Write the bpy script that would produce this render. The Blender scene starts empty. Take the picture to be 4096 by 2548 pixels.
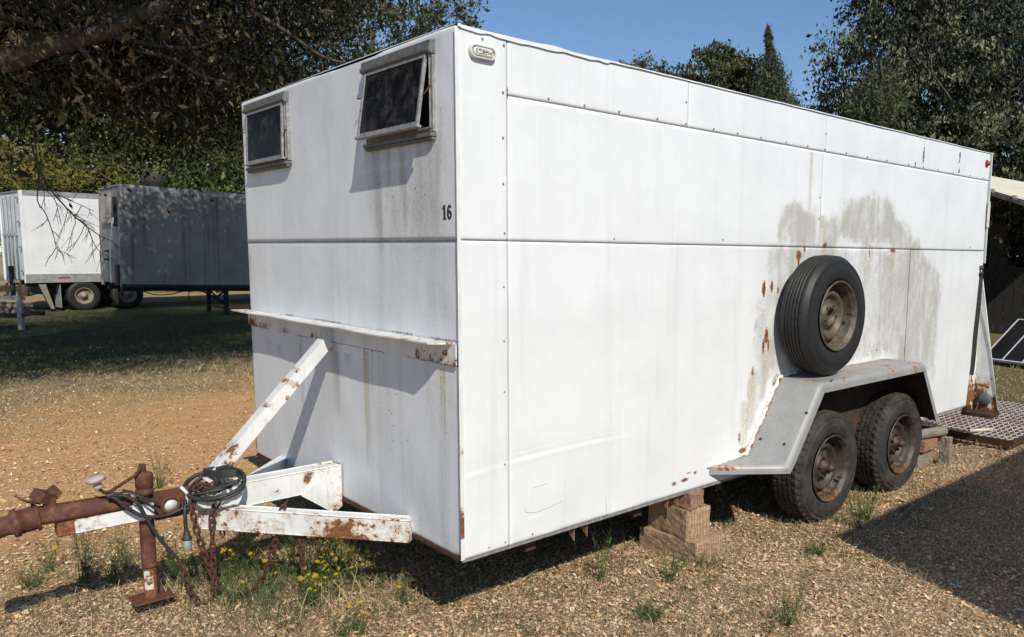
import bpy, bmesh, math, random
import numpy as np
from mathutils import Vector, Matrix

random.seed(7)
RNG = np.random.default_rng(11)
SC = bpy.context.scene
COL = SC.collection

# ------------------------------------------------------------------ camera
CAM = np.array([-1.60445, -2.45212, 1.17468])
FPX, CX, CY = 3135.9, 2405.0, 1391.4
PITCH, YAW, ROLL = -0.120935, 0.811796, 0.0096286
def cam_axes():
    cz, sz = math.cos(YAW), math.sin(YAW)
    f = np.array([math.cos(PITCH) * cz, math.cos(PITCH) * sz, math.sin(PITCH)])
    rt = np.array([sz, -cz, 0.0]); up = np.cross(rt, f)
    return rt * math.cos(ROLL) + up * math.sin(ROLL), -rt * math.sin(ROLL) + up * math.cos(ROLL), f
RT, UP, FW = cam_axes()
def at(px, py, d):
    """world point seen at photo pixel (px, py), d metres in front of the lens"""
    return CAM + d * (FW + RT * (px - CX) / FPX - UP * (py - CY) / FPX)
cd = bpy.data.cameras.new("camera"); cam = bpy.data.objects.new("camera", cd); COL.objects.link(cam)
m = Matrix.Identity(4)
for i in range(3):
    m[i][0], m[i][1], m[i][2], m[i][3] = RT[i], UP[i], -FW[i], CAM[i]
cam.matrix_world = m
cd.sensor_width = 36; cd.lens = FPX / 4096 * 36
cd.shift_x = -(CX - 2048) / 4096; cd.shift_y = (CY - 1274) / 4096
cd.clip_start = 0.05; cd.clip_end = 1000
SC.camera = cam

# ------------------------------------------------------------------ light
SUN_DIR = Vector((-1.0, -2.85, 2.6)).normalized()          # towards the sun
w = bpy.data.worlds.new("World"); SC.world = w; w.use_nodes = True
wn = w.node_tree; bg = wn.nodes["Background"]
sky = wn.nodes.new("ShaderNodeTexSky"); sky.sky_type = 'NISHITA'; sky.sun_disc = False
sky.sun_elevation = math.asin(SUN_DIR.z); sky.sun_rotation = math.atan2(SUN_DIR.x, SUN_DIR.y)
sky.altitude = 300; sky.air_density = 1.0; sky.dust_density = 0.1; sky.ozone_density = 5.0
wn.links.new(sky.outputs[0], bg.inputs[0]); bg.inputs[1].default_value = 0.11
ld = bpy.data.lights.new("sun", 'SUN'); sun = bpy.data.objects.new("sun", ld); COL.objects.link(sun)
ld.energy = 4.6; ld.angle = math.radians(0.53); ld.color = (1.0, 0.94, 0.83)
sun.rotation_euler = SUN_DIR.to_track_quat('Z', 'Y').to_euler(); sun.location = (-6, -12, 12)
vs = SC.view_settings; vs.view_transform = 'Standard'; vs.look = 'None'; vs.exposure = 0.0; vs.gamma = 1.0
vs.use_curve_mapping = False
SC.render.engine = 'CYCLES'

# ------------------------------------------------------------------ noise
def _h(ix, iy, s):
    v = np.sin(ix * 127.1 + iy * 311.7 + s * 74.7) * 43758.5453
    return v - np.floor(v)
def vn(x, y, s=0):
    x = np.asarray(x, float); y = np.asarray(y, float)
    ix, iy = np.floor(x), np.floor(y); fx, fy = x - ix, y - iy
    fx = fx * fx * (3 - 2 * fx); fy = fy * fy * (3 - 2 * fy)
    a = _h(ix, iy, s); b = _h(ix + 1, iy, s); c = _h(ix, iy + 1, s); d = _h(ix + 1, iy + 1, s)
    return (a * (1 - fx) + b * fx) * (1 - fy) + (c * (1 - fx) + d * fx) * fy
def fbm(x, y, s=0, o=4):
    t = 0; a = .5
    for i in range(o):
        t = t + a * vn(x * 2 ** i, y * 2 ** i, s + i * 3); a *= .5
    return t / (1 - .5 ** o)
def ss(t):
    t = np.clip(t, 0, 1); return t * t * (3 - 2 * t)
def ground_z(x, y):
    x = np.asarray(x, float); y = np.asarray(y, float)
    z = -.358 - .56 * ss((y - 8) / 16)
    z = z + .022 * (fbm(x * 1.1, y * 1.1, 5, 3) - .5) + .010 * (fbm(x * 5, y * 5, 8, 3) - .5)
    z = z + .05 * np.exp(-((x + .72) ** 2 + (y - 1.02) ** 2) / .18)
    z = z + .5 * ss((x * .7 + y - 48) / 50)
    return z

# ------------------------------------------------------------------ mesh helpers
LOCAL = [False]
def link(o, parent=None):
    COL.objects.link(o)
    if parent is not None:
        o.parent = parent
        if not LOCAL[0] and parent.parent is None: o.matrix_parent_inverse = parent.matrix_basis.inverted()
    return o
def tag(o, label=None, cat=None, group=None, kind=None):
    if label: o["label"] = label
    if cat: o["category"] = cat
    if group: o["group"] = group
    if kind: o["kind"] = kind
    return o
def empty(name, loc=(0, 0, 0), rot=(0, 0, 0), label=None, cat=None, group=None):
    o = bpy.data.objects.new(name, None); link(o); o.location = loc; o.rotation_euler = rot
    o.empty_display_size = .1
    return tag(o, label, cat, group)
class MB:
    def __init__(s): s.v = []; s.f = []; s.sm = []
    def add(s, vs_, fs, smooth=False):
        b = len(s.v); s.v += [tuple(map(float, p)) for p in vs_]
        s.f += [tuple(i + b for i in f) for f in fs]; s.sm += [smooth] * len(fs); return s
    def box(s, a, b, rot=None, ctr=None):
        x0, y0, z0 = a; x1, y1, z1 = b
        P = [(x0, y0, z0), (x1, y0, z0), (x1, y1, z0), (x0, y1, z0), (x0, y0, z1), (x1, y0, z1), (x1, y1, z1), (x0, y1, z1)]
        if rot is not None:
            c = Vector(ctr if ctr is not None else [(a[i] + b[i]) / 2 for i in range(3)])
            P = [rot @ (Vector(p) - c) + c for p in P]
        return s.add(P, [(0, 3, 2, 1), (4, 5, 6, 7), (0, 1, 5, 4), (1, 2, 6, 5), (2, 3, 7, 6), (3, 0, 4, 7)])
    def loft(s, prof, path, up=(0, 0, 1), smooth=False, caps=True, scale=None, closed=False):
        """sweep a closed 2-D profile (list of (a, b): side, up) along a 3-D path"""
        path = [Vector(p) for p in path]; n = len(prof); N = len(path); V = []
        up = Vector(up); last = None
        for i, p in enumerate(path):
            if closed: t = (path[(i + 1) % N] - path[i - 1]).normalized()
            else: t = (path[min(i + 1, N - 1)] - path[max(i - 1, 0)]).normalized()
            if last is None:
                u0 = up if abs(t.dot(up.normalized())) < .95 else Vector((1, 0, 0)) if abs(t.x) < .9 else Vector((0, 1, 0))
                sd = t.cross(u0).normalized()
            else:
                sd = (last - t * last.dot(t)).normalized()
            last = sd; uu = sd.cross(t).normalized(); k = 1 if scale is None else scale[i]
            V += [p + sd * a * k + uu * b * k for a, b in prof]
        F = []
        for i in range(N if closed else N - 1):
            j = (i + 1) % N
            for q in range(n):
                r = (q + 1) % n
                F.append((i * n + q, i * n + r, j * n + r, j * n + q))
        s.add(V, F, smooth)
        if caps and not closed:
            b = len(s.v) - len(V)
            s.f += [tuple(b + q for q in range(n))[::-1], tuple(b + (N - 1) * n + q for q in range(n))]; s.sm += [False, False]
        return s
    def tube(s, path, r, n=8, smooth=True, radii=None, caps=True, closed=False):
        prof = [(math.cos(2 * math.pi * k / n), math.sin(2 * math.pi * k / n)) for k in range(n)]
        sc = radii if radii is not None else [r] * len(path)
        return s.loft(prof, path, smooth=smooth, scale=sc, caps=caps, closed=closed)
    def lathe(s, prof, origin, axis, n=48, smooth=True, mod=None):
        """prof: (radius, distance along axis); mod(k, i) scales radius"""
        axis = Vector(axis).normalized(); o = Vector(origin)
        e1 = axis.orthogonal().normalized(); e2 = axis.cross(e1); V = []; m_ = len(prof)
        for k in range(n):
            a = 2 * math.pi * k / n; d = e1 * math.cos(a) + e2 * math.sin(a)
            for i, (r, h) in enumerate(prof):
                rr = r + (mod(k, i) if mod else 0)
                V.append(o + d * rr + axis * h)
        F = []
        for k in range(n):
            j = (k + 1) % n
            for i in range(m_ - 1): F.append((k * m_ + i, j * m_ + i, j * m_ + i + 1, k * m_ + i + 1))
        return s.add(V, F, smooth)
    def build(s, name, mat, parent=None, mask=None, kind=None, label=None):
        me = bpy.data.meshes.new(name); me.from_pydata(s.v, [], s.f)
        me.polygons.foreach_set("use_smooth", s.sm); me.materials.append(mat)
        if mask is not None:
            c = np.array(s.v); setcol(me, mask(c))
        me.update()
        o = bpy.data.objects.new(name, me); link(o, parent)
        if kind: o["kind"] = kind
        if label: o["label"] = label
        return o
def setcol(me, rgba, name="mask"):
    at_ = me.color_attributes.new(name, 'FLOAT_COLOR', 'POINT')
    a = np.ones((len(rgba), 4), np.float32); a[:, :rgba.shape[1]] = rgba
    at_.data.foreach_set("color", a.ravel())
def np_mesh(name, V, F, mat, parent=None, col=None, smooth=False):
    """V (n,3), F (m,k) with a constant k"""
    me = bpy.data.meshes.new(name); V = np.ascontiguousarray(V, np.float32); F = np.ascontiguousarray(F, np.int32)
    me.vertices.add(len(V)); me.vertices.foreach_set("co", V.ravel())
    k = F.shape[1]; me.loops.add(F.size); me.loops.foreach_set("vertex_index", F.ravel())
    me.polygons.add(len(F)); me.polygons.foreach_set("loop_start", np.arange(0, F.size, k, dtype=np.int32))
    me.update(calc_edges=True)
    me.polygons.foreach_set("use_smooth", np.full(len(F), smooth)); me.materials.append(mat)
    if col is not None: setcol(me, col)
    o = bpy.data.objects.new(name, me); link(o, parent); return o
def bevel(o, w_=.003, seg=2):
    md = o.modifiers.new("bevel", 'BEVEL'); md.width = w_; md.segments = seg; md.limit_method = 'ANGLE'; return o

# ------------------------------------------------------------------ materials
class NT:
    def __init__(s, name):
        s.m = bpy.data.materials.new(name); s.m.use_nodes = True; s.t = s.m.node_tree
        s.b = s.t.nodes["Principled BSDF"]; s.out = s.t.nodes["Material Output"]
    def set(s, sock, v):
        if isinstance(v, bpy.types.NodeSocket): s.t.links.new(v, sock)
        elif isinstance(v, (tuple, list)) and len(v) == 3 and sock.type == 'RGBA': sock.default_value = (*v, 1)
        else: sock.default_value = v
    def n(s, typ, out=0, props=None, **kw):
        nd = s.t.nodes.new("ShaderNode" + typ)
        for k, v in (props or {}).items(): setattr(nd, k, v)
        for k, v in kw.items():
            s.set(nd.inputs[int(k[1:])] if k[0] == 'i' and k[1:].isdigit() else nd.inputs[k.replace('_', ' ')], v)
        return nd.outputs[out]
    def math(s, op, a, b=0.0, c=False):
        nd = s.t.nodes.new("ShaderNodeMath"); nd.operation = op; s.set(nd.inputs[0], a); s.set(nd.inputs[1], b); nd.use_clamp = c
        return nd.outputs[0]
    def mix(s, f, a, b):
        nd = s.t.nodes.new("ShaderNodeMix"); nd.data_type = 'RGBA'; s.set(nd.inputs[0], f); s.set(nd.inputs[6], a); s.set(nd.inputs[7], b)
        return nd.outputs[2]
    def ramp(s, f, stops):
        nd = s.t.nodes.new("ShaderNodeValToRGB"); e = nd.color_ramp.elements
        while len(e) < len(stops): e.new(.5)
        for k, (p, c) in enumerate(stops):
            e[k].position = p; e[k].color = (*c, 1) if len(c) == 3 else c
        s.set(nd.inputs[0], f); return nd.outputs[0]
    def noise(s, scale, detail=4, rough=.6, vec=None, out=0, dist=0.):
        kw = dict(Scale=scale, Detail=detail, Roughness=rough, Distortion=dist)
        if vec is not None: kw["Vector"] = vec
        return s.n("TexNoise", out, **kw)
    def coords(s, sc=None, out=3):
        c = s.n("TexCoord", out)
        if sc is not None: c = s.n("Mapping", 0, Vector=c, Scale=sc)
        return c
    def attr(s, name="mask"):
        nd = s.t.nodes.new("ShaderNodeAttribute"); nd.attribute_name = name
        sp = s.t.nodes.new("ShaderNodeSeparateColor"); s.t.links.new(nd.outputs[0], sp.inputs[0])
        return sp.outputs[0], sp.outputs[1], sp.outputs[2], nd.outputs[3]
    def th(s, f, lo, hi):
        nd = s.t.nodes.new("ShaderNodeMapRange"); nd.interpolation_type = 'SMOOTHSTEP'
        s.set(nd.inputs[0], f); nd.inputs[1].default_value = lo; nd.inputs[2].default_value = hi; return nd.outputs[0]
    def fin(s, col, rough=.6, metal=0., bump=None, bd=.01, bs=1., spec=None):
        s.set(s.b.inputs["Base Color"], col); s.set(s.b.inputs["Roughness"], rough); s.set(s.b.inputs["Metallic"], metal)
        if spec is not None: s.set(s.b.inputs["Specular IOR Level"], spec)
        if bump is not None:
            b = s.n("Bump", 0, Height=bump, Distance=bd, Strength=bs); s.t.links.new(b, s.b.inputs["Normal"])
        return s.m
RUST_STOPS = [(.25, (.035, .014, .010)), (.5, (.10, .035, .020)), (.68, (.22, .085, .035)), (.85, (.36, .17, .075))]
def mat_panel():
    t = NT("weathered_white_paint"); co = t.coords()
    R, G, B, A = t.attr()
    n1 = t.noise(3.0, 5, .6, co); fine = t.noise(70, 4, .7, co); spk = t.noise(190, 3, .6, co)
    stre = t.noise(1.0, 6, .70, t.coords((11, 11, .55)))
    base = t.mix(t.th(n1, .3, .75), (.75, .768, .78), (.675, .695, .705))
    base = t.mix(t.math('MULTIPLY', t.th(stre, .5, .74), .30), base, (.52, .52, .505))
    gf = t.math('MULTIPLY', t.th(t.math('ADD', R, t.math('MULTIPLY', t.math('SUBTRACT', fine, .5), .75)), .12, 1.0), .95, True)
    gcol = t.mix(t.th(spk, .3, .7), (.33, .325, .295), (.50, .49, .45))
    base = t.mix(gf, base, gcol)
    yf = t.math('MULTIPLY', t.math('MULTIPLY', B, t.th(fine, .2, .6)), .85, True)
    base = t.mix(yf, base, (.43, .33, .15))
    rf = t.th(t.math('ADD', G, t.math('MULTIPLY', t.math('SUBTRACT', fine, .5), 1.1)), .34, .80)
    base = t.mix(rf, base, t.ramp(t.noise(45, 4, .7, co), [(.3, (.09, .03, .014)), (.7, (.33, .13, .045))]))
    df = t.th(t.math('ADD', t.math('SUBTRACT', 1.0, A), t.math('MULTIPLY', t.math('SUBTRACT', spk, .5), .9)), .38, .6)
    base = t.mix(df, base, (.10, .095, .09))
    bmp = t.math('ADD', t.math('MULTIPLY', t.noise(9, 3, .5, co), 1.0), t.math('MULTIPLY', fine, .12))
    return t.fin(base, t.math('ADD', .42, t.math('MULTIPLY', gf, .35)), 0, bmp, .004, .6, spec=.35)
def mat_chip(name, white=(.74, .75, .74), bias=0.):
    t = NT(name); co = t.coords(); R, G, B, A = t.attr()
    n = t.noise(38, 5, .68, co); n2 = t.noise(9, 4, .6, co)
    c = t.mix(t.th(n2, .35, .7), white, tuple(v * .86 for v in white))
    c = t.mix(t.math('MULTIPLY', t.th(t.noise(1.0, 4, .6, t.coords((60, 60, 6))), .5, .75), .35), c, (.42, .40, .36))
    st = t.th(t.math('ADD', G, t.math('MULTIPLY', t.math('SUBTRACT', n, .5), 1.2)), .25 - bias, .6)
    c = t.mix(t.math('MULTIPLY', st, .75), c, (.42, .24, .10))
    rf = t.th(t.math('ADD', G, t.math('MULTIPLY', t.math('SUBTRACT', n, .5), 1.7)), .52 - bias, .60 - bias)
    c = t.mix(rf, c, t.ramp(t.noise(60, 4, .7, co), [(.28, (.07, .026, .015)), (.5, (.19, .07, .028)), (.72, (.34, .15, .06))]))
    return t.fin(c, t.math('ADD', .45, t.math('MULTIPLY', rf, .4)), 0, t.math('SUBTRACT', t.math('MULTIPLY', n, .3), t.math('MULTIPLY', rf, .5)), .0025, 1)
def mat_rust(name="rusted_steel", dark=1., metal=0.):
    t = NT(name); co = t.coords()
    st = [(p, tuple(v * dark for v in c)) for p, c in RUST_STOPS]
    n = t.noise(32, 6, .72, co)
    c = t.mix(t.th(t.noise(11, 3, .6, co), .45, .7), t.ramp(n, st), (.085 * dark, .03 * dark, .022 * dark))
    return t.fin(c, .78, metal, t.noise(140, 4, .7, co), .002, .8)
def mat_simple(name, c1, c2, scale=12, rough=.6, metal=0., bump=0., bscale=60, spec=None):
    t = NT(name); co = t.coords()
    c = t.mix(t.th(t.noise(scale, 5, .65, co), .32, .68), c1, c2)
    return t.fin(c, rough, metal, t.noise(bscale, 4, .65, co) if bump else None, bump, 1, spec)
def mat_tint(name, stops, rough=.7, trans=None, noise_scale=None, ch=0, spec=.3):
    t = NT(name); a = t.attr()[ch]
    c = t.ramp(a, stops)
    if noise_scale:
        c = t.mix(t.th(t.noise(noise_scale, 3, .6, t.coords()), .35, .7), c, t.n("HueSaturation", 0, Color=c, Value=.6))
    t.fin(c, rough, spec=spec)
    if trans:
        tr = t.n("BsdfTranslucent", 0, Color=c); mx = t.n("MixShader", 0, i0=trans, i1=t.b.outputs[0], i2=tr)
        t.t.links.new(mx, t.out.inputs[0])
    return t.m
M = {}
M['panel'] = mat_panel()
M['chip'] = mat_chip("chipped_white_paint")
M['fender'] = mat_chip("silver_fender_paint", (.315, .32, .322))
M['rust'] = mat_rust()
M['rust_dark'] = mat_rust("dark_rusted_steel", .6)
M['under'] = mat_simple("underbody_steel", (.03, .018, .014), (.07, .035, .025), 9, .85)
M['alu'] = mat_simple("weathered_aluminium", (.36, .36, .36), (.20, .195, .19), 40, .55, .25, .001, 120)
M['alu_dark'] = mat_simple("grey_window_trim", (.17, .17, .165), (.10, .098, .095), 30, .6, .1, .001, 90)
M['black'] = mat_simple("black_rubber_cable", (.018, .018, .019), (.035, .035, .036), 30, .55, 0, .0006, 200)
M['chain'] = mat_rust("rusted_chain", .75)
M['dark'] = mat_simple("dark_void", (.01, .01, .01), (.015, .014, .013), 3, .9)
M['digit'] = mat_simple("black_number_paint", (.012, .012, .012), (.03, .03, .03), 60, .6)
M['line'] = mat_simple("grey_seam_sealant", (.16, .155, .15), (.30, .29, .27), 25, .8)  # grey sealant tone for seams, backing sheets and fine lines
M['rivet'] = mat_simple("rivet_head", (.16, .16, .16), (.33, .33, .33), 90, .5, .3)
M['pink'] = mat_simple("faded_plastic_knob", (.50, .39, .37), (.38, .30, .29), 40, .5)
M['plug'] = mat_simple("grey_plug", (.42, .44, .45), (.3, .31, .32), 60, .45, .2)
M['red'] = mat_simple("red_lens", (.42, .025, .02), (.3, .015, .012), 30, .25)
M['lens'] = mat_simple("painted_over_lens", (.70, .69, .66), (.55, .54, .50), 40, .4)
M['cap'] = mat_simple("grey_rubber_cap", (.12, .14, .16), (.07, .085, .10), 18, .6)
M['lug'] = mat_simple("hub_grease", (.075, .036, .026), (.04, .022, .018), 60, .6)
def mat_tyre(name, dusty):
    t = NT(name); co = t.coords()
    n = t.noise(14, 6, .7, co); n2 = t.noise(55, 4, .7, co)
    c = t.mix(t.th(n2, .3, .7), (.016, .016, .0165), (.028, .0275, .027))
    if dusty: c = t.mix(t.math('MULTIPLY', t.th(n, .30, .80), .62), c, (.105, .088, .070))
    return t.fin(c, .72 if dusty else .5, 0, t.math('ADD', n2, t.math('MULTIPLY', n, .5)), .0016, .8, spec=.3)
M['tyre'] = mat_tyre("dusty_cracked_tyre", True); M['tyre_spare'] = mat_tyre("clean_spare_tyre", False)
def mat_rim(name, c1, c2, rustlo):
    t = NT(name); co = t.coords(); geo = t.n("NewGeometry", 0)
    z = t.n("SeparateXYZ", 2, Vector=t.coords())
    n = t.noise(20, 5, .7, co)
    c = t.mix(t.th(n, .35, .68), c1, c2)
    low = t.th(t.math('ADD', t.math('MULTIPLY', z, -4.5), t.math('MULTIPLY', t.math('SUBTRACT', n, .5), 1.6)), rustlo, rustlo + .25)
    c = t.mix(low, c, t.ramp(t.noise(50, 4, .7, co), [(.3, (.07, .035, .02)), (.7, (.30, .14, .06))]))
    return t.fin(c, .55, .15, t.noise(70, 4, .7, co), .0015, .8)
M['rim'] = mat_rim("dirty_steel_rim", (.026, .024, .022), (.085, .066, .05), .60)
M['rim_spare'] = mat_rim("old_steel_rim", (.135, .098, .066), (.05, .046, .042), 1.6)
def mat_glass():
    t = NT("dusty_window_glass"); co = t.coords()
    dust = t.th(t.noise(16, 6, .75, co, 0, .4), .40, .80)
    t.fin(t.mix(dust, (.012, .012, .012), (.11, .104, .098)), t.math('ADD', .2, t.math('MULTIPLY', dust, .5)), 0, spec=.18)
    tr = t.n("BsdfTransparent", 0, Color=(.55, .54, .52))
    mx = t.n("MixShader", 0, i0=t.math('SUBTRACT', .62, t.math('MULTIPLY', dust, .3)), i1=t.b.outputs[0], i2=tr)
    t.t.links.new(mx, t.out.inputs[0]); return t.m
M['glass'] = mat_glass()
M['curtain'] = mat_simple("old_curtain_cloth", (.30, .29, .26), (.16, .155, .14), 20, .9)
def mat_wood(name, c1, c2, c3):
    t = NT(name); co = t.coords()
    g = t.noise(1.0, 5, .7, t.coords((9, 60, 60))); g2 = t.noise(22, 5, .7, co)
    rings = t.n("TexWave", 1, Vector=t.coords((1, 1, 1)), Scale=14., Distortion=7., Detail=3.)
    c = t.mix(t.th(g, .3, .7), c1, c2); c = t.mix(t.math('MULTIPLY', t.th(g2, .52, .72), .7), c, c3)
    c = t.mix(t.math('MULTIPLY', t.th(rings, .6, .95), .45), c, c3)
    return t.fin(c, .85, 0, t.math('ADD', t.math('MULTIPLY', rings, .5), g), .006, 1)
M['wood'] = mat_wood("weathered_timber", (.47, .32, .195), (.34, .225, .135), (.13, .08, .045))
M['wood_red'] = mat_wood("reddish_timber", (.30, .15, .10), (.36, .22, .15), (.16, .07, .045))
M['wood_grey'] = mat_wood("grey_timber", (.22, .19, .155), (.30, .265, .22), (.10, .08, .06))

# ------------------------------------------------------------------ ground (setting)
def mat_ground():
    t = NT("gravelly_ground"); co = t.coords(); xyz = t.n("TexCoord", 3)
    sp = t.t.nodes.new("ShaderNodeSeparateXYZ"); t.t.links.new(xyz, sp.inputs[0]); X, Y = sp.outputs[0], sp.outputs[1]
    nl = t.noise(.8, 5, .6, co); nm = t.noise(5, 5, .65, co); nf = t.noise(60, 5, .75, co); vor_ = t.n("SeparateColor", 0, Color=t.n("TexVoronoi", 1, Vector=co, Scale=70.))
    nb = t.math('SUBTRACT', nl, .5)
    s = t.math('ADD', t.math('SUBTRACT', Y, t.math('MULTIPLY', X, .35)), t.math('MULTIPLY', nb, 3.0))
    grav = t.mix(t.th(nm, .3, .7), (.42, .26, .145), (.54, .355, .205))
    grav = t.mix(t.th(nf, .38, .66), t.mix(.7, grav, (.07, .045, .028)), grav)
    peb = t.mix(t.th(vor_, .0, 1.0), t.mix(.35, grav, (.12, .075, .045)), t.mix(.3, grav, (.50, .39, .26)))
    dirt = t.mix(t.th(nm, .35, .75), (.62, .35, .155), (.68, .44, .225))
    dirt = t.mix(t.math('MULTIPLY', t.th(nf, .45, .65), .6), dirt, (.36, .195, .09))
    dry = t.mix(t.th(nf, .35, .65), (.20, .14, .075), (.44, .33, .19))
    grs = t.mix(t.th(t.noise(2.2, 4, .6, co), .35, .65), (.065, .068, .028), (.13, .115, .055))
    grs = t.mix(t.th(nf, .4, .7), t.mix(.5, grs, (.04, .04, .02)), grs)
    c = t.mix(t.th(s, 1.3, 3.4), peb, dirt)
    c = t.mix(t.th(s, 5.4, 7.2), c, dry)
    c = t.mix(t.th(s, 8.0, 9.6), c, grs)
    # dry lawn behind the carport side
    far = t.th(t.math('ADD', X, t.math('MULTIPLY', nb, 3.)), 5.2, 7.0)
    lawn = t.mix(t.th(t.noise(3, 4, .6, co), .35, .65), (.22, .17, .08), (.17, .155, .06))
    c = t.mix(far, c, t.mix(t.th(nf, .35, .65), t.mix(.5, lawn, (.09, .07, .035)), lawn))
    farg = t.th(t.math('ADD', Y, t.math('MULTIPLY', nb, 8.)), 30., 36.)
    c = t.mix(farg, c, (.34, .25, .13))
    b = t.math('ADD', t.math('MULTIPLY', nf, .8), t.math('MULTIPLY', nm, 1.5))
    return t.fin(c, .95, 0, b, .02, 1, spec=.1)
def axis(a, b, step, far):
    c = np.arange(a, b + 1e-6, step); o = []; d = step; p = b
    while p < far: d *= 1.16; p += d; o.append(p)
    q = []; d = step; p = a
    while p > -far: d *= 1.16; p -= d; q.append(p)
    return np.concatenate([q[::-1], c, o])
gx = axis(-3.2, 7.0, .05, 220); gy = axis(-2.6, 11.0, .05, 220)
GX, GY = np.meshgrid(gx, gy, indexing='ij'); GZ = ground_z(GX, GY)
n_, m_ = GX.shape; idx = np.arange(n_ * m_).reshape(n_, m_)
F = np.stack([idx[:-1, :-1], idx[1:, :-1], idx[1:, 1:], idx[:-1, 1:]], -1).reshape(-1, 4)
M['ground'] = mat_ground()
g = np_mesh("ground", np.stack([GX, GY, GZ], -1).reshape(-1, 3), F, M['ground'], smooth=True); tag(g, kind="structure")

# ================================================================== THE BOX TRAILER
L, W, H, ZS, ZT = 4.87, 2.124, 1.968, 1.215, 1.757
TR = empty("cargo_trailer", (2.4, 1.06, -.355), label="white two-axle box trailer with number 16, two small nose windows and a rusty A-frame hitch", cat="trailer")

def sdist(px, py, poly):
    """signed distance to a polygon, positive inside"""
    P = np.array(poly, float); d = np.full(px.shape, 1e9); ins = np.zeros(px.shape, bool)
    for i in range(len(P)):
        a, b = P[i], P[(i + 1) % len(P)]; e = b - a; wx, wy = px - a[0], py - a[1]
        t = np.clip((wx * e[0] + wy * e[1]) / (e @ e + 1e-12), 0, 1)
        d = np.minimum(d, np.hypot(wx - e[0] * t, wy - e[1] * t))
        c = ((a[1] <= py) & (b[1] > py)) | ((b[1] <= py) & (a[1] > py))
        ins ^= c & (px < a[0] + (py - a[1]) / (b[1] - a[1] + 1e-12) * e[0])
    return np.where(ins, d, -d)
def blot(x, z, cx, cz, rx, rz): return np.exp(-(((x - cx) / rx) ** 2 + ((z - cz) / rz) ** 2))
def drip(x, z, cx, ztop, zbot, w_, fade=.5):
    t = np.clip((ztop - z) / max(ztop - zbot, 1e-3), -1, 2)
    return np.exp(-((x - cx) / w_) ** 2) * (t >= 0) * np.where(t < 1, 1 - fade * t, 0) * ss((1.05 - t) * 6)
LOBE_L = [(2.01, 1.22), (2.01, 1.33), (2.07, 1.40), (2.16, 1.445), (2.32, 1.42), (2.39, 1.36), (2.42, 1.22)]
LOBE_R = [(2.47, 1.22), (2.46, 1.34), (2.61, 1.44), (2.79, 1.52), (2.99, 1.59), (3.24, 1.52), (3.5, 1.39), (3.62, 1.22)]
LOW = [(1.98, 1.23), (1.91, 1.06), (1.90, .91), (1.86, .60), (1.80, .42), (1.75, .30), (1.73, .12), (1.82, .14), (1.90, .36), (2.06, .50), (3.4, .50), (3.62, .36), (4.12, .30), (4.16, .45), (4.12, .72), (4.03, 1.0), (3.85, 1.16), (3.62, 1.24)]
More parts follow.
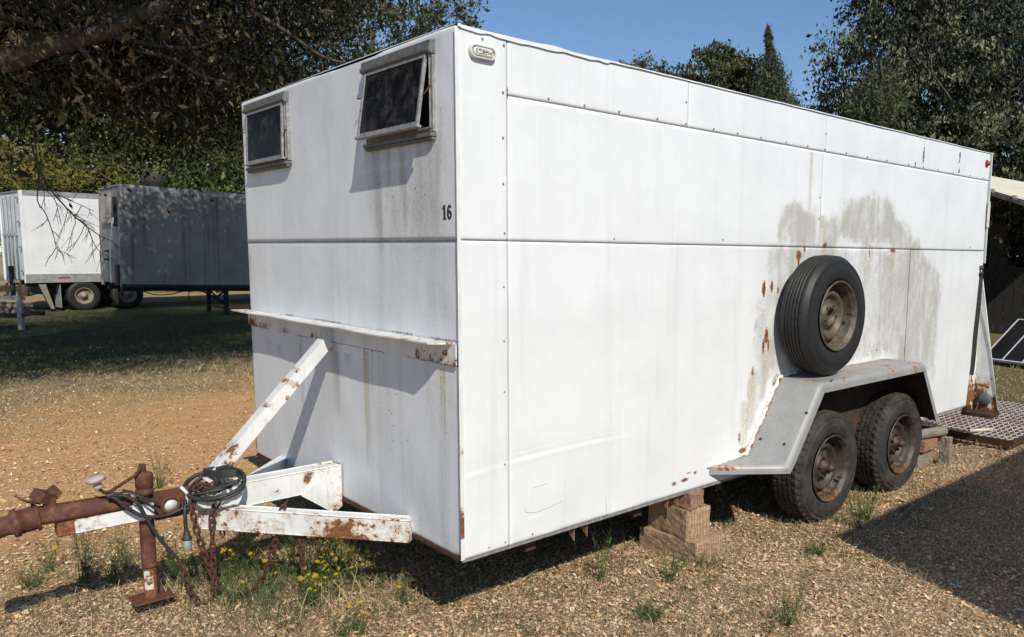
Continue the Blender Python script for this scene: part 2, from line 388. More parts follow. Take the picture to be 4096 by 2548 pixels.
def mask_side(c):
    x, z = c[:, 0], c[:, 2]; n = fbm(x * 7, z * 7, 1, 5) - .5; n2 = fbm(x * 2.5, z * 1.5, 4, 4)
    g = np.zeros(len(x))
    for poly in (LOBE_L, LOBE_R, LOW):
        d = sdist(x, z, poly) + n * .22 + .05 * (fbm(x * 45, z * 45, 6, 3) - .5)
        g = np.maximum(g, ss(d / .15 + .5) * (1 + .35 * np.exp(-(d / .05) ** 2)))
    # worn patch centre stays whiter, and spare-wheel scuffs
    g = g * (.64 + .55 * (n2 - .5) + .55 * (fbm(x * 7, z * 6, 9, 5) - .5) + .50 * (fbm(x * 28, z * 20, 19, 4) - .5) + .18 * (fbm(x * 20, z * 2, 29, 3) > .55))
    g = g * np.where((z < ZS), .92, 1.0) * (1 - .75 * blot(x, z, 2.43, 1.33, .05, .16)) * (1 - .5 * blot(x, z, 2.9, .85, .35, .25))
    # long rain streaks towards the rear and below the top strip
    sw = ss((x - .9) / 3.0)
    st = ss((fbm(x * 6 + .3 * z, z * .5, 21, 5) - .50) / .25) * np.where((z < ZT) & (z > ZS), 1, .45)
    g = g + .24 * st * sw * (.5 + .5 * fbm(x * 2, z * 2, 3, 3)) + .10 * ss((fbm(x * 1.3, z * 1.1, 14, 3) - .45) / .3)
    g += .5 * ss((.025 - z) / .02) * ss((fbm(x * 6, z, 33, 3) - .4) / .2)
    r = np.zeros(len(x)); yl = np.zeros(len(x))
    for cx, cz, rx, rz, a in [(2.24, 1.17, .03, .03, 1), (2.24, 1.13, .012, .05, .8), (1.915, .99, .02, .05, 1), (1.99, 1.0, .016, .04, 1), (2.05, .98, .013, .03, .8), (2.09, .965, .012, .025, .8), (2.14, 1.0, .014, .04, 1),
                              (1.955, .73, .018, .05, 1), (1.93, .68, .012, .05, .9), (1.975, .68, .012, .045, .9), (1.84, .55, .02, .04, .7), (2.51, 1.23, .03, .02, .8), (2.3, 1.205, .015, .02, .9), (1.74, .2, .02, .05, .6), (1.77, .13, .05, .02, .8),
                              (3.05, 1.18, .012, .05, .7), (3.36, 1.205, .05, .018, .8), (3.6, .52, .012, .05, .5), (2.32, 1.225, .25, .006, .6), (3.1, 1.225, .35, .006, .6), (2.22, .5, .25, .02, .7), (2.05, .47, .05, .04, .6), (1.22, .055, .02, .012, .8), (1.3, .06, .035, .012, .85), (1.38, .082, .02, .01, .8), (1.33, .09, .03, .006, .7), (.225, 1.765, .006, .03, .7)]:
        r = np.maximum(r, a * blot(x, z, cx, cz, rx, rz))
    r = np.clip(r * 1.25, 0, 1) * (.72 + .5 * fbm(x * 30, z * 18, 40, 3))
    yl = np.maximum(yl, drip(x, z, 2.33, 1.752, 1.38, .012, .3))
    for cx, zt, zb, ww in [(1.95, .66, .42, .03), (1.84, .55, .25, .03), (1.77, .4, .12, .03), (2.51, 1.21, 1.12, .015), (2.24, 1.1, 1.02, .02), (3.36, 1.19, 1.08, .03), (3.05, 1.15, 1.02, .02), (2.47, 1.4, 1.24, .02)]:
        yl = np.maximum(yl, .7 * drip(x, z, cx, zt, zb, ww))
    yl = np.maximum(yl, .35 * ss((fbm(x * 6, z * 2, 51, 3) - .55) / .1) * blot(x, z, 1.84, .45, .08, .4))
    dk = np.zeros(len(x))
    for cx, zt, zb in [(3.72, 1.96, 1.77), (4.30, 1.93, 1.77), (3.6, 1.80, 1.765), (3.5, 1.80, 1.765), (4.52, 1.80, 1.765)]:
        dk = np.maximum(dk, .9 * np.exp(-((x - cx) / .02) ** 2) * (z > zb) * (z < zt) * ss((fbm(x * 40, z * 22, 60, 3) - .42) / .2))
    return np.stack([np.clip(g, 0, 1), r, yl, 1 - dk], 1)
def mask_front(c):
    y, z = c[:, 1], c[:, 2]; n = fbm(y * 9, z * 9, 101, 5)
    st = ss((fbm(y * 16, z * .8, 103, 4) - .47) / .2)
    g = .34 * st * (.35 + .65 * fbm(y * 2, z * 1.3, 105, 3))
    g = np.where(z > ZS, g * 1.05, g)
    # grime washed down from the open window and from both sills
    uw = ss((y - .02) / .1) * ss((.76 - y) / .08) * ss((1.64 - z) / .05) * (1 - .5 * ss((1.35 - z) / .25))
    g = np.maximum(g, uw * (.22 + .66 * fbm(y * 22, z * 3, 107, 4)) * (.6 + .6 * ss((fbm(y * 10, z * 1.5, 108, 3) - .4) / .2)) * 1.05)
    for cy, zt, zb, ww, a in [(1.01, 1.95, 1.6, .012, .35), (1.08, 1.85, 1.5, .03, .3), (.10, 1.7, 1.5, .01, .6), (.68, 1.6, 1.22, .012, .5), (1.46, 1.6, 1.25, .03, .3), (2.10, 1.15, .95, .03, .6), (1.98, .66, .35, .05, .3)]:
        g = np.maximum(g, a * drip(y, z, cy, zt, zb, ww, .4))
    for cy, zt, zb, ww, a in [(1.85, .68, .60, .03, .7), (1.72, .67, .6, .05, .7), (1.04, .70, .38, .07, .75), (.93, .70, .62, .05, .85), (.55, .6, .5, .02, .5)]:
        g = np.maximum(g, a * drip(y, z, cy, zt, zb, ww, .6) * (.4 + fbm(y * 30, z * 2, 109, 3)))
    g = np.maximum(g, .45 * ss((.16 - z) / .12) * n); g = np.maximum(g, .55 * ss((.16 - y) / .16) * ss((.3 - z) / .3) * n)
    r = np.zeros(len(y)); yl = np.zeros(len(y))
    r = np.maximum(r, .95 * ss((fbm(y * 9, z * 1, 111, 3) - .42) / .12) * np.exp(-((z - .749) / .008) ** 2))
    r = np.maximum(r, .7 * ss((fbm(y * 7, z * 1, 117, 3) - .5) / .12) * np.exp(-((z - .842) / .007) ** 2))
    for cy, zt, zb, ww in [(1.447, .745, .50, .006), (1.43, .745, .6, .005), (.757, .745, .55, .007), (.73, .745, .45, .006), (.685, .745, .64, .004), (.131, .74, .66, .004), (.112, .74, .66, .004), (2.10, .75, .3, .008)]:
        r = np.maximum(r, .75 * drip(y, z, cy, zt, zb, ww, .5)); 
    for cy, zt, zb, ww in [(1.447, .70, .33, .009), (.757, .74, .20, .013), (.733, .74, .28, .01), (.131, .72, .50, .008), (.112, .72, .45, .008)]:
        yl = np.maximum(yl, drip(y, z, cy, zt, zb, ww, .55))
    r = np.maximum(r, .75 * ss((.05 - z) / .05) * ss((fbm(y * 10, z * 10, 113, 3) - .45) / .15) * (y < .4))
    r = np.maximum(r, 1.1 * np.exp(-(y / .007) ** 2) * (z < .5) * ss((fbm(z * 5, y, 118, 3) - .35) / .15) * (z < .45))
    r = np.maximum(r, .8 * ss((.025 - z) / .02) * (y > 1.8))
    dk = .8 * ss((fbm(y * 95, z * 80, 115, 2) - .79) / .05) * np.maximum(blot(y, z, .45, .5, .22, .3), blot(y, z, .35, 1.4, .3, .12))
    return np.stack([np.clip(g, 0, 1), r, yl, 1 - dk], 1)
def wave_side(x, z):
    v = .0065 * (fbm(x * 1.3, z * 1.3, 201, 3) - .5) + .0016 * (fbm(x * 5, z * 5, 205, 2) - .5)
    # two long dents with creased lips
    for x0, x1, f_, a in [(0.0, .95, lambda q: .345 + .018 * np.sin(np.clip(q, 0, 1) * 2.6) - .02 * (q - .6) ** 2, .006), (.30, .50, lambda q: .10 + .6 * (q - .3) ** 3 * 8, .005), (.36, .42, lambda q: .205 + q * 0, .003)]:
        d = z - f_(x); wn_ = ss((x - x0) / .05 + .2) * ss((x1 - x) / .25)
        v = v - .34 * a * wn_ * (.5 + fbm(x * 6, z * 6, 207, 2)) * (np.exp(-(d / .007) ** 2) + .5 * np.exp(-((d - .022) / .007) ** 2) - .6 * np.exp(-((d + .018) / .012) ** 2))
    return v
def wave_front(y, z):
    v = .010 * (fbm(y * 1.1, z * 1.3, 211, 2) - .5) + .0035 * (fbm(y * 4, z * 4, 215, 2) - .5)
    e = ss((y - 0) / .1) * ss((W - y) / .1)
    v -= .004 * blot(y, z, .30, .10, .10, .12) + .003 * blot(y, z, .9, .22, .15, .06)
    return v * e - .0
def panel(axis_, u0, u1, v0, v1, name, parent, mask, step=.010, lift=0., holes=(), thick=.006, label=None, curl=None):
    nu, nv = max(2, int((u1 - u0) / step)), max(2, int((v1 - v0) / step))
    us, vs2 = np.linspace(u0, u1, nu), np.linspace(v0, v1, nv)
    U, V_ = np.meshgrid(us, vs2, indexing='ij')
    wv = wave_side(U, V_) if axis_ == 's' else wave_front(U, V_)
    edge = np.minimum(np.minimum(U - u0, u1 - U), np.minimum(V_ - v0, v1 - V_))
    dpt = wv + lift - .0018 * (1 - ss(edge / .006))
    P = np.stack([U, -dpt, V_], -1) if axis_ == 's' else np.stack([-dpt, U, V_], -1)
    idx = np.arange(nu * nv).reshape(nu, nv)
    a, b, c, d = idx[:-1, :-1], idx[1:, :-1], idx[1:, 1:], idx[:-1, 1:]
    keep = np.ones(a.shape, bool)
    for h0, h1, g0, g1 in holes:
        um, vm = (U[:-1, :-1] + U[1:, 1:]) / 2, (V_[:-1, :-1] + V_[1:, 1:]) / 2
        keep &= ~((um > h0) & (um < h1) & (vm > g0) & (vm < g1))
    F = np.stack([a, b, c, d], -1)[keep]
    if axis_ == 'f': F = F[:, ::-1]
    # folded edge going back
    ring = np.concatenate([idx[:, 0], idx[-1, 1:], idx[-2::-1, -1], idx[0, -2:0:-1]])
    Pf = P.reshape(-1, 3); back = Pf[ring].copy()
    back[:, 1 if axis_ == 's' else 0] += thick
    n0 = len(Pf); k = len(ring); rb = np.arange(k) + n0
    E_ = np.stack([ring, np.roll(ring, -1), np.roll(rb, -1), rb], -1)
    if axis_ == 's': E_ = E_[:, ::-1]
    VV = np.concatenate([Pf, back])
    o = np_mesh(name, VV, np.concatenate([F, E_]), M['panel'], parent, mask(VV), smooth=True)
    if label: o["label"] = label
    return o
J = .0012
# side skin: corner post panel, four lower / middle sheets, top strip in four lengths
panel('s', .002, .223 - J, 0, ZS - J, "side_panel", TR, mask_side, lift=.001)
panel('s', .002, .223 - J, ZS + J, H, "side_panel", TR, mask_side, lift=.0018)
panel('s', .223 + J, 2.44 - .0005, 0, ZS - J, "side_panel", TR, mask_side, step=.0075)
panel('s', 2.44 + .0005, 3.61 - .0005, 0, ZS - J, "side_panel", TR, mask_side, label="stained side sheet behind the spare wheel")
panel('s', .223 + J, 2.455 - .0005, ZS + J, ZT - J, "side_panel", TR, mask_side, step=.012, lift=.0008)
panel('s', 2.455 + .0005, L, ZS + J, ZT - J, "side_panel", TR, mask_side, step=.012, lift=.0008)
for a, b in ((.223, 1.265), (1.265, 2.48), (2.48, 3.733), (3.733, L)):
    panel('s', a + J * .5, b - J * .5, ZT + J, H, "top_strip", TR, mask_side, lift=.0022)
# last lower sheet is cut back towards the rear post
def cutback():
    a0, z1 = 3.611, ZS - J; nu, nv = 125, 121; U, V_ = np.meshgrid(np.linspace(0, 1, nu), np.linspace(0, z1, nv), indexing='ij')
    right = np.where(V_ > 1.10, L, L - .155 + .155 * V_ / 1.10); X = a0 + (right - a0) * U
    P = np.stack([X, -wave_side(X, V_), V_], -1).reshape(-1, 3); idx = np.arange(nu * nv).reshape(nu, nv)
    F = np.stack([idx[:-1, :-1], idx[1:, :-1], idx[1:, 1:], idx[:-1, 1:]], -1).reshape(-1, 4)
    np_mesh("side_panel", P, F, M['panel'], TR, mask_side(P), smooth=True)
cutback()
# nose skin
WIN = [(1.476, 2.012, 1.598, 1.938), (.135, .660, 1.600, 1.938)]
holes = [(y0 + .012, y1 - .012, z0 + .012, z1 - .012) for y0, y1, z0, z1 in WIN]
panel('f', .002, W, ZS + .003, H, "nose_panel", TR, mask_front, step=.012, lift=.0015, holes=holes)
panel('f', .002, W, .004, ZS - .001, "nose_panel", TR, mask_front)
# backing behind the joints (with the window openings left free), far side, rear, floor, roof
mb = MB(); mb.box((.008, .012, 0.006), (L - .002, .02, H - .03)); mb.build("side_backing", M['line'], TR)
mb = MB(); mb.box((.010, .022, .006), (.016, W - .02, 1.58)); mb.box((.010, .022, 1.945), (.016, W - .02, H - .03))
for a, b in ((.022, .12), (.675, 1.46), (2.03, W - .022)): mb.box((.010, a, 1.58), (.016, b, 1.945))
mb.build("nose_backing", M['line'], TR)
plain = lambda c: np.concatenate([np.full((len(c), 1), .15), np.zeros((len(c), 2)), np.ones((len(c), 1))], 1)
mb = MB(); mb.box((.004, W - .014, 0.002), (L, W, H - .004)); mb.build("far_side_wall", M['panel'], TR, plain)
mb = MB(); mb.box((L - .0015, .022, .01), (L + .012, W - .016, H - .006)); mb.build("rear_wall", M['panel'], TR, plain)
# roof sheet with a slightly ragged turned-down lip
xs = np.linspace(.0, L + .01, 240); V = []; F = []
lip = .002 + .002 * vn(xs * 14, 0, 301) + np.where(xs < .75, .010 * vn(xs * 22, 3, 303) + .003, 0)
for i, x in enumerate(xs):
    hgt = H + .001 + (.006 * vn(x * 9, 7, 305) if x < .8 else .002 * vn(x * 6, 7, 306))
    V += [(x, -.0085, H - lip[i]), (x, -.008, hgt), (x, .03, hgt + .004), (x, W * .5, H + .008), (x, W + .006, H + .002), (x, W + .006, H - .01)]
for i in range(len(xs) - 1):
    for k in range(5): F.append((i * 6 + k, (i + 1) * 6 + k, (i + 1) * 6 + k + 1, i * 6 + k + 1))
mb = MB(); mb.add(V, F); mb.add([V[k] for k in range(6)], [(0, 1, 2, 3, 4, 5)])
def roofmask(c):
    n = fbm(c[:, 0] * 16, c[:, 1] * 16, 311, 3)
    return np.stack([.35 * n, .0 * n, 0 * n, 1 - 0 * n], 1)
mb.build("roof", M['panel'], TR, roofmask)
# nose trim: folded lip above, seam bead, wooden sill under the skin
mb = MB(); mb.loft([(.003, -.0018), (.003, .0018), (-.003, .0018), (-.003, -.0018)], [(-.0005 + float(-wave_front(np.array([y]), np.array([ZS]))[0]), y, ZS + .001) for y in np.linspace(.0, W, 40)]); mb.build("seam_bead", M['line'], TR)
mb = MB(); mb.box((.0, -.0125, H - .006), (.012, W + .004, H + .004)); mb.build("nose_cap_trim", M['panel'], TR, plain)
# corner angle, rusty in its lower third
mb = MB(); mb.loft([(-.006, -.0065), (.010, -.0065), (.010, -.004), (-.0035, -.004), (-.0035, .010), (-.006, .010)][::-1], [(0, 0, z) for z in np.linspace(.0, H - .005, 150)], up=(0, 1, 0))
mb.build("corner_trim", M['chip'], TR, lambda c: np.stack([0 * c[:, 2], 0, 0], 1) if False else np.stack([0 * c[:, 2], .62 * (c[:, 2] < .52) * ss((fbm(c[:, 2] * 7, 0 * c[:, 2], 321, 3) - .38) / .15) + .1, 0 * c[:, 2]], 1))
# bottom rail and floor
mb = MB(); mb.box((.0, -.001, -.012), (L - .15, .05, -.001)); mb.build("bottom_rail", M['alu'], TR)
mb = MB(); mb.box((-.004, .001, -.011), (.04, W, .001)); mb.build("bottom_rail", M['rust_dark'], TR)
mb = MB(); mb.box((.05, .052, -.012), (L, W - .02, -.002)); mb.build("floor", M['under'], TR)
mb = MB()
for x in (.35, 1.0, 1.62, 2.0, 2.8, 3.6, 4.3): mb.box((x, .055, -.075), (x + .05, W - .05, -.0125))
mb.box((.1, .30, -.10), (L, .36, -.013)); mb.box((.1, 1.76, -.10), (L, 1.82, -.013)); mb.build("chassis", M['under'], TR)
for x in (.587, .664, 1.199, 1.272):
    mb = MB(); mb.add([(x, .02, -.0125), (x + .004, .02, -.0125), (x + .004, .11, -.0125), (x, .11, -.0125), (x, .02, -.078), (x + .004, .02, -.078)], [(0, 3, 4), (1, 5, 2), (0, 4, 5, 1), (4, 3, 2, 5), (0, 1, 2, 3)])
    mb.build("bracket", M['wood_red'], TR)
# rivets (one mesh shared by every copy)
mb = MB(); mb.lathe([(.0, .0035), (.0028, .003), (.0045, 0), (.0045, -.004)], (0, 0, 0), (0, -1, 0), 8)
rv = mb.build("rivet", M['rivet'], TR); rv.matrix_parent_inverse = Matrix.Identity(4)
RV = [(x_, z_) for x_, z_ in [(.20, 1.765), (.20, 1.6), (.20, 1.43), (.11, 1.94), (.205, 1.935), (.205, 1.245), (.20, 1.04), (.20, .63), (.20, .02), (.20, .34), (.20, .83)]]
RV += [(x_, 1.772) for x_ in (.42, .61, .81, 1.05, 1.245, 1.45, 1.64, 1.84, 2.07, 2.28, 2.46, 2.7, 2.95, 3.2, 3.5, 3.72, 3.95, 4.2, 4.5, 4.75)] + [(1.245, 1.87), (2.465, 1.86), (3.715, 1.9), (2.43, 1.5), (2.43, 1.38), (1.55, 1.245), (4.6, 1.24), (.12, .02), (3.2, .56), (3.3, .56), (.79, 1.235), (.34, .02)]
def copy_to(o, loc, rot=None, parent=None):
    c = o.copy(); COL.objects.link(c); c.parent = parent if parent is not None else o.parent
    c.location = loc
    if rot is not None: c.rotation_euler = rot
    return c
off = Vector(TR.location)
for k, (x_, z_) in enumerate(RV):
    p = Vector((x_, -.0055 if z_ > ZT else -.003, z_)) - off
    if k == 0: rv.location = p
    else: copy_to(rv, p)
# pencil-thin scratches left by branches and a ladder
for pts in ([(.30, .145), (.305, .12), (.36, .108), (.42, .112), (.50, .125)], [(.76, .10), (.762, .02)], [(.34, .215), (.38, .217), (.42, .218)]):
    mb = MB(); mb.tube([(a, -.0005 - float(wave_side(np.array([a]), np.array([b]))[0]), b) for a, b in pts], .0008, 4); mb.build("scratch", M['line'], TR)

# ---- windows
def rect_frame(mbx, x0, x1, y0, y1, z0, z1, w_):
    mbx.box((x0, y0, z0), (x1, y0 + w_, z1)); mbx.box((x0, y1 - w_, z0), (x1, y1, z1))
    mbx.box((x0 + .001, y0 + w_, z0), (x1 - .001, y1 - w_, z0 + w_)); mbx.box((x0 + .001, y0 + w_, z1 - w_), (x1 - .001, y1 - w_, z1))
for k, ((y0, y1, z0, z1), op) in enumerate(zip(WIN, (.006, .040))):
    mb = MB(); rect_frame(mb, -.016, .03, y0, y1, z0 + .014, z1 - .02, .014)
    rect_frame(mb, -.022, -.016, y0 + .012, y1 - .012, z0 + .026, z1 - .03, .006)
    fr = mb.build("window_frame", M['alu'], TR, label="frame of the window with its sash propped open" if k else "frame of the nearly closed window"); bevel(fr, .0015, 1)
    mb = MB(); mb.loft([(0, 0), (.022, -.003), (.024, -.026), (.030, -.028), (.030, -.040), (.024, -.046), (.018, -.050), (0, -.050)][::-1], [(-.005, y1 + .006, z1 + .004), (-.005, y0 - .004, z1 + .004)], up=(0, 0, 1))
    mb.build("header_rail", M['alu_dark'], fr)
    mb = MB(); mb.box((-.030, y0 - .004, z0 - .004), (.0, y1 + .004, z0 + .010)); mb.box((-.022, y0, z0 - .016), (-.002, y1, z0 - .0045)); bevel(mb.build("sill", M['alu_dark'], fr), .001, 1)
    ya, yb = y0 + .026, y1 - .022; zt, zb = z1 - .046, z0 + .030; ln = zt - zb
    ang = math.asin(min(.9, op / ln)); R_ = Matrix.Rotation(ang, 3, 'Y'); piv = Vector((-.020, 0, zt))
    def tr(mbx):
        mbx.v = [tuple(R_ @ (Vector(p) - piv) + piv) for p in mbx.v]; return mbx
    mb = MB(); rect_frame(mb, -.030, -.018, ya, yb, zb, zt, .013); mb.box((-.036, ya - .012, zb - .010), (-.016, yb + .004, zb - .0005)); sa = tr(mb).build("sash", M['alu'], fr); bevel(sa, .001, 1)
    mb = MB(); mb.box((-.0255, ya + .0125, zb + .0125), (-.0225, yb - .0125, zt - .0125)); tr(mb).build("pane", M['glass'], fr)
    # prop arms at both ends
    mb = MB()
    for yy in (y0 + .014, y1 - .014):
        q = R_ @ (Vector((-.024, yy, zb + ln * .42)) - piv) + piv
        mb.tube([(.0, yy, z0 + .20), q], .0035, 6)
    mb.tube([(-.02, y1 + .012, z0 + .2), (-.035, y1 + .03, z0 + .2)], .003, 5); mb.tube([(-.012, y1 + .004, z0 + .17), (-.014, y1 + .025, z0 + .10)], .0015, 4)
    mb.build("prop_arm", M["rust_dark"], fr)["kind"] = "stuff"
    mb = MB(); n = 26; V = []
    for i in range(n + 1):
        yy = y1 - .05 - .11 * i / n; xx = .05 + .012 * math.sin(i * 1.1)
        V += [(xx, yy, z1 - .05), (xx + .01, yy - .02 * (i / n), z0 + .03)]
    mb.add(V, [(2 * i, 2 * i + 2, 2 * i + 3, 2 * i + 1) for i in range(n)], True); mb.build("curtain", M['curtain'], fr)

# ---- the number 16
def stroke(mbx, pts, w_):
    """flat brush stroke on the nose; pts in (y, z), rising towards +z"""
    P = [np.array(p, float) for p in pts]; V = []; n = len(P)
    for i, p in enumerate(P):
        t = P[min(i + 1, n - 1)] - P[max(i - 1, 0)]; t /= np.linalg.norm(t); q = np.array([-t[1], t[0]]) * w_[i] / 2
        for s_ in (1, -1):
            y_, z_ = p + q * s_; x_ = -.0030 - float(wave_front(np.array([y_]), np.array([z_]))[0]); V += [(x_, y_, z_), (x_ + .002, y_, z_)]
    F = []
    for i in range(n - 1):
        b_ = i * 4; F += [(b_, b_ + 4, b_ + 6, b_ + 2), (b_, b_ + 1, b_ + 5, b_ + 4), (b_ + 2, b_ + 6, b_ + 7, b_ + 3)]
    mbx.add(V, F)
mb = MB(); y1_, z1_, h1_ = .086, 1.291, .053
stroke(mb, [(y1_, z1_), (y1_, z1_ + h1_)], [.011, .011]); stroke(mb, [(y1_ + .011, z1_ + h1_ - .014), (y1_ + .001, z1_ + h1_ - .003)], [.006, .009]); stroke(mb, [(y1_ + .010, z1_ + .003), (y1_ - .010, z1_ + .003)], [.006, .006])
mb.build("digit", M['digit'], TR, label="black digit one")
mb = MB(); cy6, cz6 = .054, 1.3075
ring = [(cy6 + .0095 * math.cos(t), cz6 + .0125 * math.sin(t)) for t in np.linspace(0, 2 * math.pi, 22)]; stroke(mb, ring, [.0085] * 22)
arc = [(cy6 + .0100, cz6 + .001), (cy6 + .0105, cz6 + .012), (cy6 + .0085, cz6 + .023), (cy6 + .002, cz6 + .0325), (cy6 - .005, cz6 + .0320), (cy6 - .0095, cz6 + .0250)]; stroke(mb, arc, [.0085, .009, .009, .0085, .008, .007])
mb.build("digit", M['digit'], TR, label="black digit six")

# ---- oval marker lamp on the side, red lamp at the rear
mb = MB()
def oval(cx, cz, a, r, n=12):
    P = []
    for s_, a0 in ((1, -90), (-1, 90)):
        for i in range(n + 1): t = math.radians(a0 + 180 * i / n); P.append((cx + s_ * a + r * math.cos(t), cz + r * math.sin(t)))
    return P
def stack(mbx, layers):
    V = []; n = len(layers[0][0]); F = []
    for P, y in layers: V += [(p[0], y, p[1]) for p in P]
    for i in range(len(layers) - 1):
        for q in range(n): r_ = (q + 1) % n; F.append((i * n + q, i * n + r_, (i + 1) * n + r_, (i + 1) * n + q))
    F.append(tuple(range((len(layers) - 1) * n, len(layers) * n))); mbx.add(V, F)
ox, oz = .104, 1.890
stack(mb, [(oval(ox, oz, .032, .0245), -.004), (oval(ox, oz, .032, .0245), -.017), (oval(ox, oz, .032, .0225), -.020), (oval(ox, oz, .032, .0185), -.020), (oval(ox, oz, .032, .0175), -.010)])
ml = mb.build("marker_lamp", M['lens'], TR)
mb = MB(); stack(mb, [(oval(ox, oz, .028, .0145), -.0101), (oval(ox, oz, .028, .0145), -.019), (oval(ox, oz, .027, .012), -.021)]); mb.build("lens", M['lens'], ml)
mb = MB()
for a, b, cc, d in [(-.034, -.008, -.028, .008), (-.022, .003, -.010, .008), (-.006, -.004, .004, .008), (.006, -.001, .016, .003), (.018, -.003, .028, .001), (-.022, -.009, .0, -.006), (.004, -.010, .012, -.006), (.030, -.005, .036, .004), (.010, .005, .02, .007), (-.004, -.0005, .02, .0008)]:
    mb.box((ox + a, -.0222, oz + b), (ox + cc, -.0209, oz + d))
mb.build("lens_marking", M['line'], ml)
mb = MB(); mb.lathe([(.0, .024), (.014, .022), (.020, .012), (.021, 0)], (4.80, -.005, 1.885), (0, -1, 0), 20); mb.lathe([(.030, 0), (.030, .004), (.021, .0042)], (4.80, -.004, 1.885), (0, -1, 0), 20)
mb.build("tail_lamp", M['red'], TR)
# rear post, hinge plate
mb = MB(); mb.box((L + .013, -.012, 1.12), (L + .022, .04, H + .006)); mb.build("door_edge", M['panel'], TR, plain)
mb = MB(); mb.box((L - .015, -.016, 1.40), (L + .03, -.0125, 1.60)); mb.box((L - .04, -.010, H), (L + .05, .03, H + .003)); mb.build("hinge", M['chip'], TR, lambda c: np.stack([0 * c[:, 0], .35 + 0 * c[:, 0], 0 * c[:, 0]], 1))

# ---- fender
def fm(c):
    n = fbm(c[:, 0] * 9, c[:, 1] * 9 + c[:, 2] * 9, 401, 4)
    top = (c[:, 2] > .47); r = .45 * top * ss((n - .42) / .15) + .55 * blot(c[:, 0], c[:, 2], 1.55, .085, .12, .03) * n * 2
    r = np.maximum(r, .5 * np.exp(-(c[:, 1] / .02) ** 2)); r = np.maximum(r, .6 * blot(c[:, 0], c[:, 2], 3.2, .46, .05, .04))
    return np.stack([0 * n, r, 0 * n], 1)
PRO = [(1.49, .096), (1.795, .100), (2.085, .484), (2.11, .494), (3.320, .494), (3.350, .480), (3.610, .085)]
YO, RR = -.27, .028
def fender():
    V = []; F = []; sec = []
    pts = []
    for i in range(len(PRO) - 1):
        a, b = np.array(PRO[i]), np.array(PRO[i + 1]); n = max(1, int(np.linalg.norm(b - a) / .03))
        pts += [tuple(a + (b - a) * k / n) for k in range(n)]
    pts.append(PRO[-1]); N = len(pts); P = np.array(pts)
    for i in range(N):
        t = P[min(i + 1, N - 1)] - P[max(i - 1, 0)]; t = t / np.linalg.norm(t); nn = np.array([t[1], -t[0]])   # inward normal (down)
        yo = YO
        if P[i][0] < 1.795: yo = YO * (P[i][0] - 1.485) / (1.795 - 1.485)
        row = []
        for k in range(4): row.append((P[i][0], -.002 + (yo + RR * min(1, abs(yo) / .1) + .002) * k / 3, P[i][1]))
        rr = RR * min(1, abs(yo) / .1)
        for k in range(1, 5):
            a_ = math.pi / 2 * k / 4; row.append((P[i][0] + nn[0] * rr * (1 - math.cos(a_)), yo + rr * (1 - math.sin(a_)), P[i][1] + nn[1] * rr * (1 - math.cos(a_))))
        dd = .055 if P[i][0] > 1.79 else .045
        q = row[-1]; lowp = (q[0] + nn[0] * (dd - rr), q[1], q[2] + nn[1] * (dd - rr)); row.append(lowp)
        sec.append(row)
    m_ = len(sec[0])
    for r_ in sec: V += r_
    for i in range(N - 1):
        for k in range(m_ - 1): F.append((i * m_ + k, i * m_ + k + 1, (i + 1) * m_ + k + 1, (i + 1) * m_ + k))
    mb = MB(); mb.add(V, F); o = mb.build("fender", M['fender'], TR, fm); sd = o.modifiers.new("solid", 'SOLIDIFY'); sd.thickness = .003; sd.offset = -1
    return o
fd = fender()
mb = MB(); mb.add([(1.80, .002, .098), (1.80, -.268, .098), (2.09, -.268, .484), (2.09, .002, .484)], [(0, 1, 2, 3)])
# thick sealant bead where the fender meets the wall
bead = [(x_, -.006, z_ + .006) for x_, z_ in ((1.47, .09), (1.79, .105), (1.94, .30), (2.08, .492), (2.25, .502))]
path = []
for i in range(len(bead) - 1):
    for k in range(14): path.append(tuple(np.array(bead[i]) + (np.array(bead[i + 1]) - np.array(bead[i])) * k / 14 + RNG.normal(0, .0025, 3)))
mb = MB(); mb.tube(path, .01, 6, radii=[.007 + .009 * RNG.random() for _ in path]); mb.build("sealant_bead", M['chip'], fd, lambda c: np.stack([0 * c[:, 0], .14 + .26 * fbm(c[:, 0] * 20, c[:, 2] * 20, 411, 3), 0 * c[:, 0]], 1))
mb = MB(); mb.add([(1.80, -.009, .09), (2.09, -.009, .486), (3.335, -.009, .486), (3.60, -.009, .085), (3.59, -.009, -.001), (1.82, -.009, -.001)], [(0, 1, 2, 3, 4, 5)]); mb.build("wheel_well", M['under'], TR)
LN = [(1.80, .082), (2.098, .470), (2.11, .478), (3.318, .478), (3.338, .468), (3.594, .082)]; V = []; 
for x_, z_ in LN: V += [(x_, -.01, z_), (x_, YO + .007, z_)]
mb = MB(); mb.add(V, [(2 * i, 2 * i + 1, 2 * i + 3, 2 * i + 2) for i in range(len(LN) - 1)])
mb.add([(x_, YO + .006, z_) for x_, z_ in LN[1:5]] + [(x_, YO + .006, z_ - .035) for x_, z_ in LN[1:5]], [(i, i + 1, i + 5, i + 4) for i in range(3)]); mb.build("lining", M['under'], fd)
mb = MB()
for a, b in ((1.86, -.05), (1.86, -.2), (1.98, -.25), (2.2, -.262)): 
    zz = .100 + (a - 1.795) * 1.324 if a < 2.08 else .497
    mb.lathe([(.0, .003), (.007, .002), (.009, -.002)], (a, b, zz + .002), (-.8 if a < 2.08 else 0, 0, .6), 10)
mb.build("bolt_hole", M['digit'], fd)
